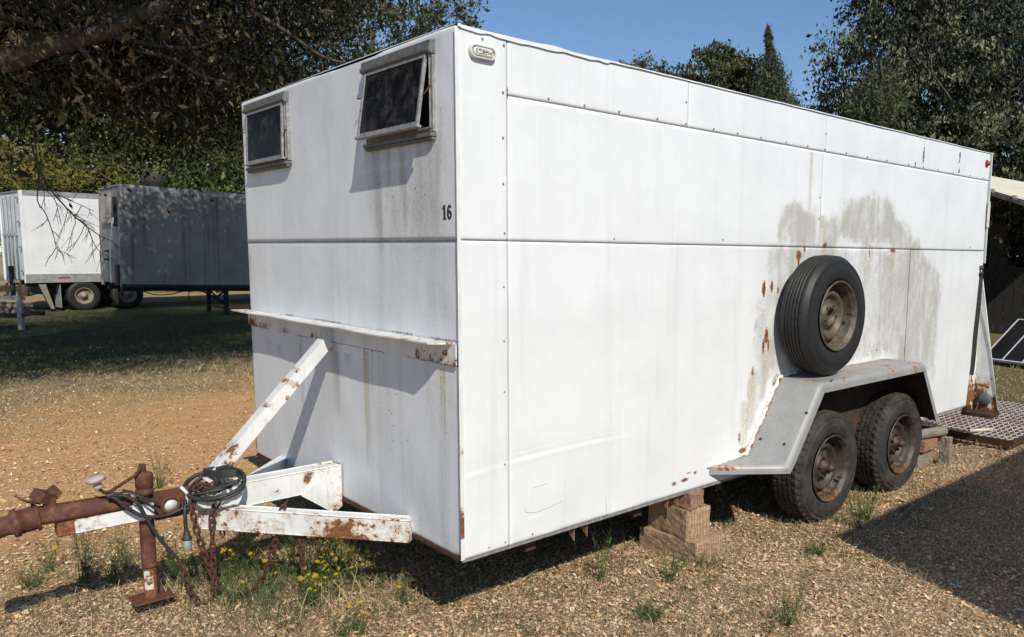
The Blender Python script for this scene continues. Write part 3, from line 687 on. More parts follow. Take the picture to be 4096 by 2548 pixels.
# suspension behind the wheels
mb = MB(); mb.box((2.2, .02, -.05), (3.4, .08, .06)); mb.tube([(2.345, -.08, -.02), (2.345, W + .1, -.02)], .03, 10); mb.tube([(3.235, -.08, -.02), (3.235, W + .1, -.02)], .03, 10)
mb.add([(2.60, .0, .12), (3.0, .0, .20), (3.0, .0, -.05), (2.60, .0, -.05), (2.60, .012, .12), (3.0, .012, .20), (3.0, .012, -.05), (2.60, .012, -.05)], [(0, 1, 2, 3), (4, 7, 6, 5), (0, 4, 5, 1), (1, 5, 6, 2), (2, 6, 7, 3), (3, 7, 4, 0)])
mb.build("suspension", M['rust'], TR)

# ---- wheels
def wheel_parts(parent, c, R=.335, wd=.205, tyre='tyre', rim='rim', spare=False, phase=0., hub=True):
    """c: centre of the outer sidewall plane; the wheel's axis runs along y"""
    rr = .192; o = Vector(c); ax = (0, -1, 0); t = .0
    side = [(rr, -.012), (rr + .012, .0), (rr + .022, .004), (rr + .055, .009), (rr + .085, .006), (R - .040, -.004), (R - .030, -.001), (R - .026, -.004), (R - .012, -.022)]
    tread = []; half = wd - .04; x = -.030; 
    n = 5 if spare else 4; gw = .006 if spare else .008; lw = (half - .02) / (n + 1); pos = x
    for k in range(n + 1):
        a0, a1 = pos, pos - lw + gw; cr = -.010 * (abs((a0 + a1) / 2 + wd / 2) / (wd / 2)) ** 2
        tread += [(R + cr, a0), (R + cr, a1), (R + cr - .009, a1 - .0008), (R + cr - .009, a1 - gw + .0008)]; pos -= lw
    tread = tread[:-2]
    back = [(R - .012, -wd + .02), (R - .05, -wd), (rr + .03, -wd - .002), (rr, -wd + .02)]
    prof = side + tread + back; ns, nt = len(side), len(tread)
    N = 176
    if spare: mod = lambda k, i: (-.001 if k % 4 == 0 and ns <= i < ns + nt else 0)
    else:
        def mod(k, i):
            if i in (ns - 1, ns, ns + 1): return -.008 if (k + i) % 4 == 0 else 0
            if i >= ns + nt - 3 and i < ns + nt + 1: return -.008 if k % 4 == 1 else 0
            if ns + 3 < i < ns + nt - 3: return -.004 if (k + (i // 4) * 2) % 5 == 0 else 0
            return .0012 * math.sin(k * .7) if 5 <= i < ns - 2 else 0
    mb = MB(); mb.lathe(prof, o, ax, N, True, mod); ty = mb.build("tyre", M[tyre], parent)
    ty.data.polygons.foreach_set("use_smooth", [False if True else True] * len(ty.data.polygons)) if not spare else None
    # rim dish, centred on its own origin so that the dirt in its material sits low
    mb = MB()
    dish = [(rr + .004, .004), (rr + .001, .010), (rr - .005, .009), (rr - .009, -.002), (rr - .018, -.010), (rr - .022, -.016), (rr - .024, -.078), (rr - .040, -.088), (rr - .047, -.080), (.140, -.052), (.131, -.040), (.120, -.038), (.110, -.046), (.102, -.062), (.088, -.068), (.074, -.062), (.066, -.048), (.056, -.043), (.038, -.043), (.0355, -.09)]
    mb.lathe(dish, (0, 0, 0), ax, 64); ri = mb.build("rim", M[rim], parent)
    ri.location = Vector(c) if parent.parent is None and parent.type == 'EMPTY' and parent is not TR else Vector(c)
    # slots between dish and barrel, lug nuts (on the spare, flat dark discs painted for empty bolt holes)
    for k in range(5):
        a = 2 * math.pi * k / 5 + phase; p = Vector((math.cos(a) * .057, .0, math.sin(a) * .057)) + o; mb = MB()
        if hub: mb.lathe([(.0, -.026), (.008, -.028), (.010, -.034), (.010, -.055)], p, ax, 6, False)
        else: mb.lathe([(.0, -.0425), (.008, -.0425), (.009, -.047)], p, ax, 10)
        mb.build("lug_nut_or_disc", M['rust_dark'] if hub else M['dark'], parent)
    if hub:
        mb = MB(); mb.lathe([(.0, .022), (.015, .020), (.018, .012), (.021, .010), (.025, -.002), (.025, -.02), (.040, -.03), (.046, -.045)], o, ax, 28); mb.build("hub", M['lug'], parent)
    mb = MB(); a = phase + 5.2; q = o + Vector((math.cos(a) * .150, .028, math.sin(a) * .150)); mb.tube([q, q + Vector((math.cos(a) * -.012, -.030, math.sin(a) * -.012))], .0045, 6); mb.lathe([(.0, .012), (.007, .010), (.007, 0)], q + Vector((-math.cos(a) * .012, -.028, -math.sin(a) * .012)), (0, -1, 0), 8); mb.build("valve_stem", M['black'], parent)
for i, wx in enumerate((2.390, 3.268)):
    wh = bpy.data.objects.new("wheel", None); link(wh, TR); wh.empty_display_size = .1
    wheel_parts(wh, (wx, -.172, -.046), R=.330, phase=.5 + i, tyre='tyre', rim='rim')
    wh["label"] = "front wheel of the tandem axle" if i == 0 else "rear wheel of the tandem axle"
for wx in (2.345, 3.235):
    mb = MB(); mb.lathe([(.10, .0), (.2, -.0), (.33, -.02), (.335, -.05), (.335, -.15), (.33, -.19), (.2, -.2), (.1, -.2)], (wx, W + .02, -.02), (0, -1, 0), 48); mb.build("far_wheel", M['tyre'], TR)
SPW = empty("spare_wheel", (2.33, -.02, .505), label="spare wheel with smooth black tyre standing on the silver fender", cat="spare wheel")
wheel_parts(SPW, (2.33, -.208, .838), R=.335, wd=.178, tyre='tyre_spare', rim='rim_spare', spare=True, phase=1.1, hub=False)

# ---- nose shelf (angle iron) and diagonal brace
def rmask(lo, hi, seed, f=6.):
    def fn(c):
        n = fbm(c[:, 0] * f + c[:, 2] * f, c[:, 1] * f + c[:, 2] * 2, seed, 4); return np.stack([0 * n, lo + (hi - lo) * ss((n - .38) / .25), 0 * n], 1)
    return fn
Zs = .835; ys = np.linspace(.03, 2.16, 90); V = []; F = []
for i, y in enumerate(ys):
    xo = -.092 * min(1, (y - .03) / .03) if y < .06 else -.092 - .0 * y
    xo = min(xo, -.004); wob = .0015 * math.sin(y * 9)
    V += [(-.006, y, Zs + .001), (xo, y, Zs + .002 + wob), (xo, y, Zs - .004 + wob), (-.006, y, Zs - .005)]
for i in range(len(ys) - 1):
    for k in range(4): F.append((i * 4 + k, i * 4 + (k + 1) % 4, (i + 1) * 4 + (k + 1) % 4, (i + 1) * 4 + k))
F += [(3, 2, 1, 0), tuple(len(V) - 4 + k for k in range(4))]
mb = MB(); mb.add(V, F); sh = mb.build("nose_shelf", M['chip'], TR, rmask(.04, .38, 501, 9))
mb = MB(); mb.loft([(.003, -.04), (.003, .04), (-.003, .04), (-.003, -.04)], [(-.009, y, Zs - .045) for y in np.linspace(.012, 2.13, 80)]); mb.build("flange", M['chip'], sh, lambda c: np.stack([0 * c[:, 0], .08 + .50 * np.exp(-((c[:, 2] - .752) / .006) ** 2) * ss((fbm(c[:, 1] * 8, 0 * c[:, 1], 503, 3) - .35) / .2) + .6 * blot(c[:, 1], c[:, 2], 1.57, .79, .03, .015) + .8 * blot(c[:, 1], c[:, 2], 2.08, .77, .05, .03), 0 * c[:, 0]], 1))
mb = MB(); mb.lathe([(.0, .014), (.008, .012), (.010, .004), (.012, 0)], (-.013, .075, .795), (-1, 0, 0), 8); mb.build("bolt", M['rust'], sh)
a, b = Vector((-.585, 1.06, .190)), Vector((-.040, 1.06, .757)); N = 60
path = [a + (b - a) * k / (N - 1) for k in range(N)]
# an L-section: one face up, one towards the camera side
prof = [(-.030, .024), (.030, .024), (.030, -.030), (.025, -.030), (.025, .019), (-.030, .019)]
mb = MB(); mb.loft(prof, path, up=(0, 0, 1)); br = mb.build("brace", M['chip'], TR, lambda c: np.stack([0 * c[:, 0], .08 + .50 * blot(c[:, 0], c[:, 1] * 0, -.50, 0, .05, 1) * fbm(c[:, 0] * 30, c[:, 1] * 30, 505, 3) * 1.6 + .50 * np.maximum(blot(c[:, 0], 0 * c[:, 0], -.235, 0, .012, 1), np.maximum(blot(c[:, 0], 0 * c[:, 0], -.19, 0, .012, 1), .8 * blot(c[:, 0], 0 * c[:, 0], -.33, 0, .015, 1))), 0 * c[:, 0]], 1))
mb = MB(); mb.add([(-.060, 1.052, .73), (-.060, 1.052, .828), (-.014, 1.052, .828), (-.014, 1.052, .70), (-.060, 1.058, .73), (-.060, 1.058, .828), (-.014, 1.058, .828), (-.014, 1.058, .70)], [(0, 1, 2, 3), (4, 7, 6, 5), (0, 4, 5, 1), (2, 6, 7, 3), (3, 7, 4, 0)]); mb.build("gusset", M['chip'], TR, rmask(.1, .5, 507))

# ---- A-frame hitch
def beam(name, p0, p1, hw, hh, lo, hi, seed, extra=None, n=70, parent=TR):
    p0, p1 = Vector(p0), Vector(p1); path = [p0 + (p1 - p0) * k / (n - 1) for k in range(n)]; ch = .004
    pr = []
    for sx, sz in ((-1, -1), (1, -1), (1, 1), (-1, 1)):
        q = [(sx * hw, sz * (hh - ch)), (sx * (hw - ch), sz * hh)]; pr += q if sx * sz < 0 else q[::-1]
    full = []
    for i in range(len(pr)):
        a_, b_ = np.array(pr[i]), np.array(pr[(i + 1) % len(pr)]); k = 3 if np.linalg.norm(b_ - a_) > .02 else 1
        full += [tuple(a_ + (b_ - a_) * j / k) for j in range(k)]
    mb = MB(); mb.loft(full, path)
    def mk(c):
        m_ = rmask(lo, hi, seed, 9)(c)
        if extra is not None: m_[:, 1] = np.maximum(m_[:, 1], extra(c))
        return m_
    return mb.build(name, M['chip'], parent, mk)
beam("hitch_beam", (-.60, 1.06, .040), (-.005, .372, .022), .030, .050, .04, .41, 511,
     lambda c: np.maximum(.78 * blot(c[:, 0], c[:, 1], -.20, .60, .09, .12) * (c[:, 2] < .07) + .36 * (c[:, 2] < -.015), .5 * blot(c[:, 0], c[:, 1], -.35, .76, .06, .08) * (c[:, 2] > .05) * .8))
beam("hitch_beam", (-.60, 1.06, .040), (.06, 1.80, .010), .030, .050, .0, .3, 513)
beam("hitch_beam", (-.60, 1.07, .110), (-.004, 1.07, .110), .048, .056, .0, .34, 515, lambda c: .85 * blot(c[:, 0], c[:, 2], -.165, .13, .022, .04) * (c[:, 1] < 1.03))
# end plate hanging below the central beam
mb = MB(); P = [(-.20, .055), (-.006, .170), (-.006, -.035), (-.05, -.06)]
V = [(x_, 1.014, z_) for x_, z_ in P] + [(x_, 1.020, z_) for x_, z_ in P]
mb.add(V, [(0, 3, 2, 1), (4, 5, 6, 7), (0, 1, 5, 4), (1, 2, 6, 5), (2, 3, 7, 6), (3, 0, 4, 7)]); mb.build("gusset", M['chip'], TR, lambda c: np.stack([0 * c[:, 0], .1 + .35 * (c[:, 2] < 0.01), 0 * c[:, 0]], 1))
# tongue tube, rusty coupler body, collars and socket
beam("tongue", (-.56, 1.06, .118), (-1.125, 1.06, .122), .038, .036, .04, .34, 517, lambda c: .8 * (c[:, 0] < -1.075) + .42 * (c[:, 2] < .092) + .8 * (c[:, 2] > .150) * (c[:, 0] < -.90))
mb = MB(); k = 12
pr = [(.046 * math.cos(t), .046 * math.sin(t)) for t in np.linspace(-.5, math.pi + .5, k)] 
mb.loft([(x_, z_) for x_, z_ in pr][::-1], [(-.875, 1.06, .158), (-.95, 1.06, .163), (-1.10, 1.06, .165), (-1.19, 1.06, .167)], smooth=True, scale=[.80, .90, .93, .93]); cp = mb.build("coupler", M['rust'], TR)
mb = MB(); mb.lathe([(.0, 0), (.047, 0), (.051, .004), (.051, .010), (.045, .012), (.045, .062), (.052, .064), (.052, .082), (.040, .085), (.036, .10), (.040, .14), (.052, .20), (.055, .26), (.0, .27)], (-1.175, 1.06, .170), (-1, 0, -.12), 28); mb.build("socket", M['rust'], cp)
mb = MB(); Rm = Matrix.Rotation(.5, 3, 'Y') @ Matrix.Rotation(.5, 3, 'Z')
mb.box((-1.185, 1.035, .222), (-1.125, 1.095, .262), Rm); mb.box((-1.135, 1.05, .235), (-1.105, 1.08, .275), Matrix.Rotation(-.6, 3, 'Y')); mb.tube([(-1.17, 1.04, .225), (-1.215, 1.03, .245), (-1.245, 1.03, .272)], .005, 6); mb.tube([(-1.19, 1.06, .20), (-1.195, 1.06, .235), (-1.165, 1.06, .24)], .006, 6); mb.box((-1.16, 1.045, .205), (-1.12, 1.075, .24))
mb.build("latch", M['rust'], cp)
# jack: mount plate, outer and inner tube, foot, crank
mb = MB(); mb.box((-.800, 1.012, .078), (-.672, 1.020, .198)); mb.box((-.86, 1.02, .155), (-.67, 1.10, .167)); mb.lathe([(.026, .0), (.026, .012), (.036, .012), (.038, .0)], (-.742, 1.011, .135), (0, -1, 0), 24)
jp = mb.build("jack_mount", M['rust'], TR); mb = MB(); mb.lathe([(.0, .004), (.0255, .003), (.0255, 0)], (-.742, 1.0105, .135), (0, -1, 0), 20); mb.build("painted_disc", M['chip'], jp, plain)
mb = MB(); mb.tube([(-.700, 1.008, .20), (-.678, 1.008, .17), (-.682, 1.008, .10)], .007, 6); mb.build("paint_run", M['chip'], jp, plain)
JX, JY = -.820, 1.06
mb = MB(); mb.lathe([(.0, .30), (.012, .298), (.030, .290), (.033, .285), (.033, .235), (.029, .231), (.029, .225), (.034, .223), (.034, .205), (.0275, .203), (.0275, -.095), (.0295, -.098), (.0285, -.102), (.0, -.102)], (JX, JY, -.02), (0, 0, 1), 32)
jk = mb.build("jack", M['rust'], TR)
mb = MB(); mb.lathe([(.0245, .02), (.0245, -.215), (.0245, -.222)], (JX, JY, -.03), (0, 0, 1), 32)
def jm(c):
    a_ = np.arctan2(c[:, 1] - JY, c[:, 0] - JX); return np.stack([0 * a_, np.where((a_ < -1.2) & (a_ > -2.8) & (c[:, 2] < -.135) & (c[:, 2] > -.215), .42, .95), 0 * a_], 1)
mb.lathe([(.025, -.06 - .012 * k) for k in range(14)], (JX, JY, -.03), (0, 0, 1), 32)
mb.build("inner_tube", M['chip'], jk, jm)
mb = MB(); mb.box((JX - .075, JY - .06, -.258), (JX + .075, JY + .06, -.250)); ft = mb.build("foot", M['rust'], jk); bevel(ft, .003, 1)
mb = MB(); mb.lathe([(.0, .02), (.012, .018), (.014, 0), (.014, -.03)], (JX - .004, JY, .290), (0, 0, 1), 12)
mb.tube([(JX - .004, JY, .302), (JX - .012, JY - .012, .300), (JX - .03, JY - .02, .275), (JX - .06, JY - .03, .262), (JX - .13, JY - .05, .232), (JX - .150, JY - .055, .232), (JX - .165, JY - .058, .250), (JX - .168, JY - .06, .262)], .0065, 8)
ck = mb.build("crank", M['rust_dark'], jk)
mb = MB(); ka = Vector((-.25, -.05, 1)); kb = Vector((JX - .169, JY - .06, .258)); mb.lathe([(.0, .048), (.030, .046), (.034, .040), (.032, .030), (.016, .024), (.013, .016), (.018, .008), (.016, -.002), (.008, -.006), (.0, -.007)], kb, ka, 20); mb.build("crank_knob", M['pink'], ck)
mb = MB(); mb.tube([(JX + .032, JY - .01, .25), (JX + .045, JY - .01, .24), (JX + .045, JY - .01, .21), (JX + .034, JY - .01, .20)], .002, 5); mb.build("wire_loop", M['rust_dark'], jk)
# two hooks under the tongue
mb = MB()
for x_, y_ in ((-.56, 1.0), (-.50, .94)):
    mb.tube([(x_, y_, .0), (x_, y_, -.03), (x_ + .012, y_, -.05), (x_ + .018, y_, -.035), (x_ + .014, y_, -.022)], .004, 6)
mb.build("hook", M['rust_dark'], TR)

# ---- rear bracket with strap and round rubber cap
mb = MB(); mb.add([(4.885, .012, 1.02), (4.885, .012, -.04), (4.885, -.185, -.055), (4.885, -.165, -.02), (4.89, .012, 1.02), (4.89, .012, -.04), (4.89, -.185, -.055), (4.89, -.165, -.02)], [(0, 1, 2, 3), (4, 7, 6, 5), (0, 3, 7, 4), (3, 2, 6, 7)])
mb.add([(4.72, .004, .0), (4.885, .004, .0), (4.885, .004, 1.05), (4.86, .004, 1.05)], [(0, 1, 2, 3)])
def rb(c):
    n = fbm(c[:, 1] * 16 + c[:, 0] * 9, c[:, 2] * 9, 521, 4); return np.stack([0 * n, .12 + .62 * ss((.34 - c[:, 2]) / .3) * ss((n - .3) / .25), 0 * n], 1)
bk = mb.build("rear_bracket", M['chip'], TR)
# dense grid so that wear can be masked
def tri_grid(A, B, C_, n=60):
    V = []; F = []; idx = {}
    A, B, C_ = map(Vector, (A, B, C_))
    for i in range(n + 1):
        for j in range(n + 1 - i): idx[i, j] = len(V); V.append(A + (B - A) * i / n + (C_ - A) * j / n)
    for i in range(n):
        for j in range(n - i):
            F.append((idx[i, j], idx[i + 1, j], idx[i, j + 1]))
            if j < n - i - 1: F.append((idx[i + 1, j], idx[i + 1, j + 1], idx[i, j + 1]))
    return V, F
V, F = tri_grid((4.880, .010, 1.03), (4.880, .010, -.05), (4.880, -.190, -.055)); mb = MB(); mb.add(V, F); mb.build("bracket_face", M['chip'], bk, rb)
V, F = tri_grid((4.83, .0015, 1.05), (4.715, .0015, -.01), (4.878, .0015, -.02)); mb = MB(); mb.add(V, F); mb.build("bracket_web", M['chip'], bk, rb)
mb = MB(); mb.tube([(4.855, -.006, 1.03), (4.874, -.10, .45), (4.876, -.186, -.04)], .004, 6); mb.build("bracket_edge", M['chip'], bk, plain)
mb = MB(); mb.lathe([(.0, .020), (.040, .018), (.049, .010), (.050, -.012)], (4.872, -.085, .045), (-1, -.25, 0), 28); mb.build("rubber_cap", M['cap'], bk)
mb = MB(); mb.box((4.74, -.19, -.085), (4.90, .04, -.055)); mb.box((4.70, -.02, -.06), (4.78, .02, -.005)); mb.build("bumper_end", M['rust_dark'], TR)
mb = MB(); mb.loft([(.017, -.002), (.017, .002), (-.017, .002), (-.017, -.002)], [(4.825, -.010, 1.055), (4.815, -.012, 1.0), (4.795, -.016, .80), (4.770, -.018, .55), (4.762, -.018, .38), (4.755, -.014, .24)]); mb.lathe([(.0, .016), (.016, .012), (.018, 0)], (4.815, -.008, 1.04), (0, -1, 0), 12)
mb.tube([(4.755, -.014, .24), (4.752, -.016, .21), (4.765, -.016, .18), (4.775, -.016, .20)], .003, 5); mb.build("rubber_strap", M['black'], TR)
mb = MB(); mb.lathe([(.0, .018), (.018, .016), (.020, 0)], (4.82, -.004, 1.085), (0, -1, 0), 12); mb.build("latch_knob", M['rust'], TR)

# ================================================================== THINGS ROUND THE TRAILER
def thing_mesh(o, label, cat, group=None): return tag(o, label, cat, group)
def timber(x0, x1, y0, y1, z0, z1, mat, rz, label, seed):
    rs = np.random.default_rng(seed); bm = bmesh.new(); bmesh.ops.create_cube(bm, size=1)
    bmesh.ops.subdivide_edges(bm, edges=bm.edges[:], cuts=7, use_grid_fill=True)
    c = Vector(((x0 + x1) / 2, (y0 + y1) / 2, (z0 + z1) / 2)); s = Vector((x1 - x0, y1 - y0, z1 - z0)); R_ = Matrix.Rotation(rz, 3, 'Z')
    for v in bm.verts:
        e = sum(abs(abs(q) - .5) < 1e-4 for q in v.co); p = Vector((v.co.x * s.x, v.co.y * s.y, v.co.z * s.z))
        if e >= 2: p *= 1 - .012 - .02 * rs.random()
        p += Vector(rs.normal(0, .0012, 3)); v.co = p
    me = bpy.data.meshes.new("timber"); bm.to_mesh(me); bm.free(); me.materials.append(mat)
    o = bpy.data.objects.new("timber_block", me); link(o); o.location = c; o.rotation_euler = (0, 0, rz)
    return tag(o, label, "timber block", "timber blocks propping the trailer")
timber(1.295, 1.545, -.065, .30, -.372, -.252, M['wood'], .07, "lowest and widest square timber block, standing in the grass under the side of the trailer", 1)
timber(1.312, 1.485, -.025, .26, -.2515, -.098, M['wood'], -.09, "rough square timber block in the middle of the stack under the trailer side", 2)
timber(1.315, 1.425, -.025, .16, -.0975, -.0125, M['wood_red'], .05, "small reddish timber block wedged on top of the stack against the trailer floor", 3)
timber(3.86, 4.12, -.06, .30, -.235, -.150, M['wood_red'], .03, "brown timber lying across the low stack behind the rear wheel", 4)
timber(3.86, 4.10, -.03, .30, -.36, -.237, M['wood_grey'], -.02, "dark timber at the bottom of the low stack behind the rear wheel", 5)
timber(4.11, 4.185, -.135, -.062, -.385, -.150, M['wood_grey'], .1, "short upright grey stake with a splintered end beside the rear blocks", 6)
mb = MB(); mb.lathe([(.0, 0), (.034, .001), (.037, .01), (.036, .20), (.037, .36), (.033, .37), (.0, .371)], (4.16, -.075, -.110), (-1, .25, 0), 18)
thing_mesh(mb.build("round_log", M['wood_grey']), "short round log lying on top of the low block stack behind the rear wheel", "log")

# expanded-metal ramp on the ground behind the trailer
RP = empty("mesh_ramp", (5.75, .9, -.33), label="rusty expanded-metal ramp lying on the ground behind the trailer", cat="ramp")
rx0, rx1, ry0, ry1, rz_ = 4.93, 6.75, -.28, 2.1, -.272
for a, b in (((rx0, ry0), (rx0, ry1)), ((rx0, ry0), (rx1, ry0)), ((rx1, ry0), (rx1, ry1)), ((rx0, ry1), (rx1, ry1)), ((rx0 + .6, ry0), (rx0 + .6, ry1)), ((rx0 + 1.2, ry0), (rx0 + 1.2, ry1))):
    mb = MB(); mb.loft([(.018, -.055), (.018, 0), (-.018, 0), (-.018, -.055)], [(*a, rz_), (*b, rz_)]); mb.build("frame_bar", M['rust_dark'], RP)
V = []; F = []
px_, py_ = .105, .052
nx, ny = int((rx1 - rx0) / px_), int((ry1 - ry0) / py_)
def strand(p, q, w_=.0042, h=.006):
    p, q = np.array(p), np.array(q); t = (q - p) / np.linalg.norm(q - p); s_ = np.array([-t[1], t[0], 0]) * w_; b = len(V)
    V.extend([p - s_, p + s_, q + s_, q - s_, p - s_ + [0, 0, -h], q - s_ + [0, 0, -h]]); F.append((b, b + 1, b + 2, b + 3)); F.append((b, b + 3, b + 5, b + 4))
for i in range(nx):
    for j in range(ny):
        x0 = rx0 + i * px_; y0 = ry0 + j * py_; z0 = rz_ + .004
        z1 = z0 + .006
        strand((x0, y0 + py_ / 2, z0), (x0 + px_ / 2, y0, z1)); strand((x0, y0 + py_ / 2, z0), (x0 + px_ / 2, y0 + py_, z1))
        strand((x0 + px_, y0 + py_ / 2, z0), (x0 + px_ / 2, y0, z1)); strand((x0 + px_, y0 + py_ / 2, z0), (x0 + px_ / 2, y0 + py_, z1))
mesh_m = mat_simple("worn_mesh_steel", (.66, .60, .57), (.42, .33, .30), 5, .55, .1)
np_mesh("expanded_mesh", np.array(V), np.array(F), mesh_m, RP)["kind"] = "stuff"
mb = MB(); mb.tube([(4.66, -.06, -.19), (4.86, -.16, -.19)], .014, 10); thing_mesh(mb.build("plastic_pipe", mat_simple("cream_pipe", (.62, .58, .48), (.48, .44, .36), 20, .5)), "short cream plastic pipe lying at the end of the mesh ramp", "pipe")

# ---- chains
lk = MB(); P = []
for k in range(16):
    t = 2 * math.pi * k / 16; P.append((.0100 * math.cos(t), 0, .0105 * math.copysign(1, math.sin(t)) * (1 if abs(math.sin(t)) > 1e-6 else 0) + .0095 * math.sin(t)))
lk.tube(P, .0046, 6, closed=True)
link_me = None
def chain(name, pts, label, ends=None):
    global link_me
    P = [Vector(p) for p in pts]; seg = [0]
    for i in range(1, len(P)): seg.append(seg[-1] + (P[i] - P[i - 1]).length)
    pitch = .0305; n = int(seg[-1] / pitch)
    root = empty(name, P[0], label=label, cat="chain", group="rusty safety chains on the hitch")
    def pt(s_):
        for i in range(1, len(P)):
            if seg[i] >= s_ or i == len(P) - 1:
                f_ = (s_ - seg[i - 1]) / max(1e-6, seg[i] - seg[i - 1]); return P[i - 1].lerp(P[i], min(1, max(0, f_)))
    for k in range(n):
        a, b = pt(k * pitch), pt((k + 1) * pitch); t = (b - a).normalized(); mid = (a + b) / 2
        if link_me is None:
            o = lk.build("link", M['chain']); link_me = o.data
        else:
            o = bpy.data.objects.new("link", link_me); link(o)
        o.parent = root
        q = t.to_track_quat('Z', 'Y'); tw = math.radians((45 if k % 2 else -45) + random.uniform(-14, 14))
        o.rotation_mode = 'QUATERNION'; o.rotation_quaternion = q @ Matrix.Rotation(tw, 3, 'Z').to_quaternion(); o.location = mid - Vector(root.location)
    return root
def smooth(pts, n=10):
    P = [Vector(p) for p in pts]; out = []
    for i in range(len(P) - 1):
        p0, p1, p2, p3 = P[max(i - 1, 0)], P[i], P[i + 1], P[min(i + 2, len(P) - 1)]
        for k in range(n):
            t = k / n; out.append(.5 * ((2 * p1) + (p2 - p0) * t + (2 * p0 - 5 * p1 + 4 * p2 - p3) * t * t + (3 * p1 - p0 - 3 * p2 + p3) * t ** 3))
    out.append(P[-1]); return out
chain("safety_chain", smooth([(-.62, 1.02, .17), (-.664, .985, .148), (-.668, .98, .10), (-.655, .98, .0), (-.625, .98, -.12), (-.60, .97, -.21), (-.57, .96, -.27), (-.51, .93, -.298), (-.46, .90, -.27), (-.42, .86, -.18), (-.395, .82, -.05), (-.380, .80, .05), (-.365, .80, .096), (-.33, .84, .100)]), "longest rusty chain, drooping into the weeds and back up over the near hitch beam")
chain("safety_chain", smooth([(-.57, .97, .12), (-.598, .965, .075), (-.602, .965, -.02), (-.603, .965, -.14), (-.606, .965, -.24), (-.625, .96, -.305), (-.66, .96, -.31), (-.69, .965, -.25), (-.715, .97, -.16), (-.728, .97, -.09)]), "rusty chain hanging straight under the coiled cable and tied back up to the black cord")
chain("safety_chain", smooth([(-.325, .735, -.012), (-.322, .735, -.08), (-.318, .735, -.20)]), "short rusty chain hanging alone from the underside of the near hitch beam")
chain("safety_chain", smooth([(-.53, 1.03, .175), (-.56, 1.0, .195), (-.60, .99, .185), (-.63, .99, .20), (-.655, .99, .185)], 6), "bundled rusty chain lying inside the cable coil on the hitch")

# ---- electrical cable
rv_, fv_ = Vector((.726, -.688, 0)), Vector((.688, .726, 0)); cc = Vector((-.575, .99, .195)); zz = Vector((0, 0, 1))
def loop_pts(c, ra, rb_, tilt, t0, t1, n, wob=0):
    out = []
    for k in range(n):
        t = math.radians(t0 + (t1 - t0) * k / (n - 1)); out.append(c + rv_ * ra * math.cos(t) + (fv_ * math.cos(tilt) + zz * math.sin(tilt)) * rb_ * math.sin(t) + zz * wob * math.sin(t * 1.3 + 1))
    return out
CB = empty("electrical_cable", (-.58, 1.0, .10), label="black electrical cable coiled on the hitch with a grey plug hanging down", cat="cable")
mb = MB(); pts = loop_pts(cc, .122, .092, .50, 0, 720, 60, .006); pts = [p + zz * .0001 * i - zz * .012 * (i / 60) for i, p in enumerate(pts)]; mb.tube(pts, .0075, 8)
mb.tube(loop_pts(cc + Vector((0.004, 0, -.012)), .108, .098, .42, 20, 380, 34, .01), .0075, 8)
mb.tube(loop_pts(cc + Vector((.01, 0, .012)), .095, .06, .75, 60, 400, 30, .02), .007, 8); mb.tube(loop_pts(cc - zz * .02 - rv_ * .02, .085, .07, .25, 100, 430, 30, .02), .007, 8)
mb.tube(smooth([tuple(cc + rv_ * -.118 + zz * -.012), (-.695, .985, .12), (-.699, .975, .05), (-.697, .975, .0)]), .0075, 8); mb.build("coil", M['black'], CB)
mb = MB()
for k in range(4): mb.tube(loop_pts(cc + zz * (.030 + .007 * k) + rv_ * .012 + fv_ * .03, .068, .018, .2, 0, 360, 26), .0055, 6, closed=False)
mb.build("flat_wrap", M['black'], CB)
mb = MB(); mb.tube(smooth([tuple(cc + zz * .028), tuple(cc + zz * .0 + rv_ * .01), tuple(cc - zz * .03 - rv_ * .012)]), .008, 8); mb.tube(smooth([tuple(cc + zz * .02 + rv_ * .03), tuple(cc + rv_ * .035 - zz * .01), tuple(cc - zz * .035 + rv_ * .01)]), .011, 8); mb.build("tie", M['black'], CB)
mb = MB(); mb.tube(smooth([tuple(cc + rv_ * -.05 + zz * -.035), (-.68, .99, .125), (-.76, .995, .098), (-.84, .99, .112), (-.90, .99, .160), (-.935, .995, .203), (-.955, 1.0, .215)]), .0075, 8)
mb.tube(smooth([(-.955, 1.01, .222), (-.90, 1.0, .205), (-.86, .99, .165), (-.842, .99, .12), (-.80, .985, .02), (-.762, .98, -.045), (-.728, .972, -.10)]), .0068, 8)
mb.tube(smooth([(-.925, 1.0, .222), (-.89, 1.0, .220), (-.85, .985, .195), (-.81, .985, .17), (-.79, .985, .155)]), .0045, 7); mb.tube(smooth([(-.91, 1.0, .232), (-.875, 1.0, .215), (-.845, .985, .18), (-.80, .985, .13)]), .0045, 7)
mb.tube(smooth([(-.965, 1.0, .217), (-.945, 1.0, .221), (-.93, 1.0, .216)]), .011, 8); mb.build("cord", M['black'], CB)
mb = MB(); mb.lathe([(.0, .03), (.010, .03), (.013, .018), (.015, .002), (.020, .0), (.020, -.006), (.016, -.008)], (-.697, .975, -.008), (0, 0, 1), 18); mb.build("boot", M['black'], CB)
mb = MB(); mb.lathe([(.0155, .0), (.0165, -.004), (.0165, -.045), (.014, -.047), (.0, -.046)], (-.697, .975, -.016), (0, 0, 1), 18); mb.build("plug", M['plug'], CB)

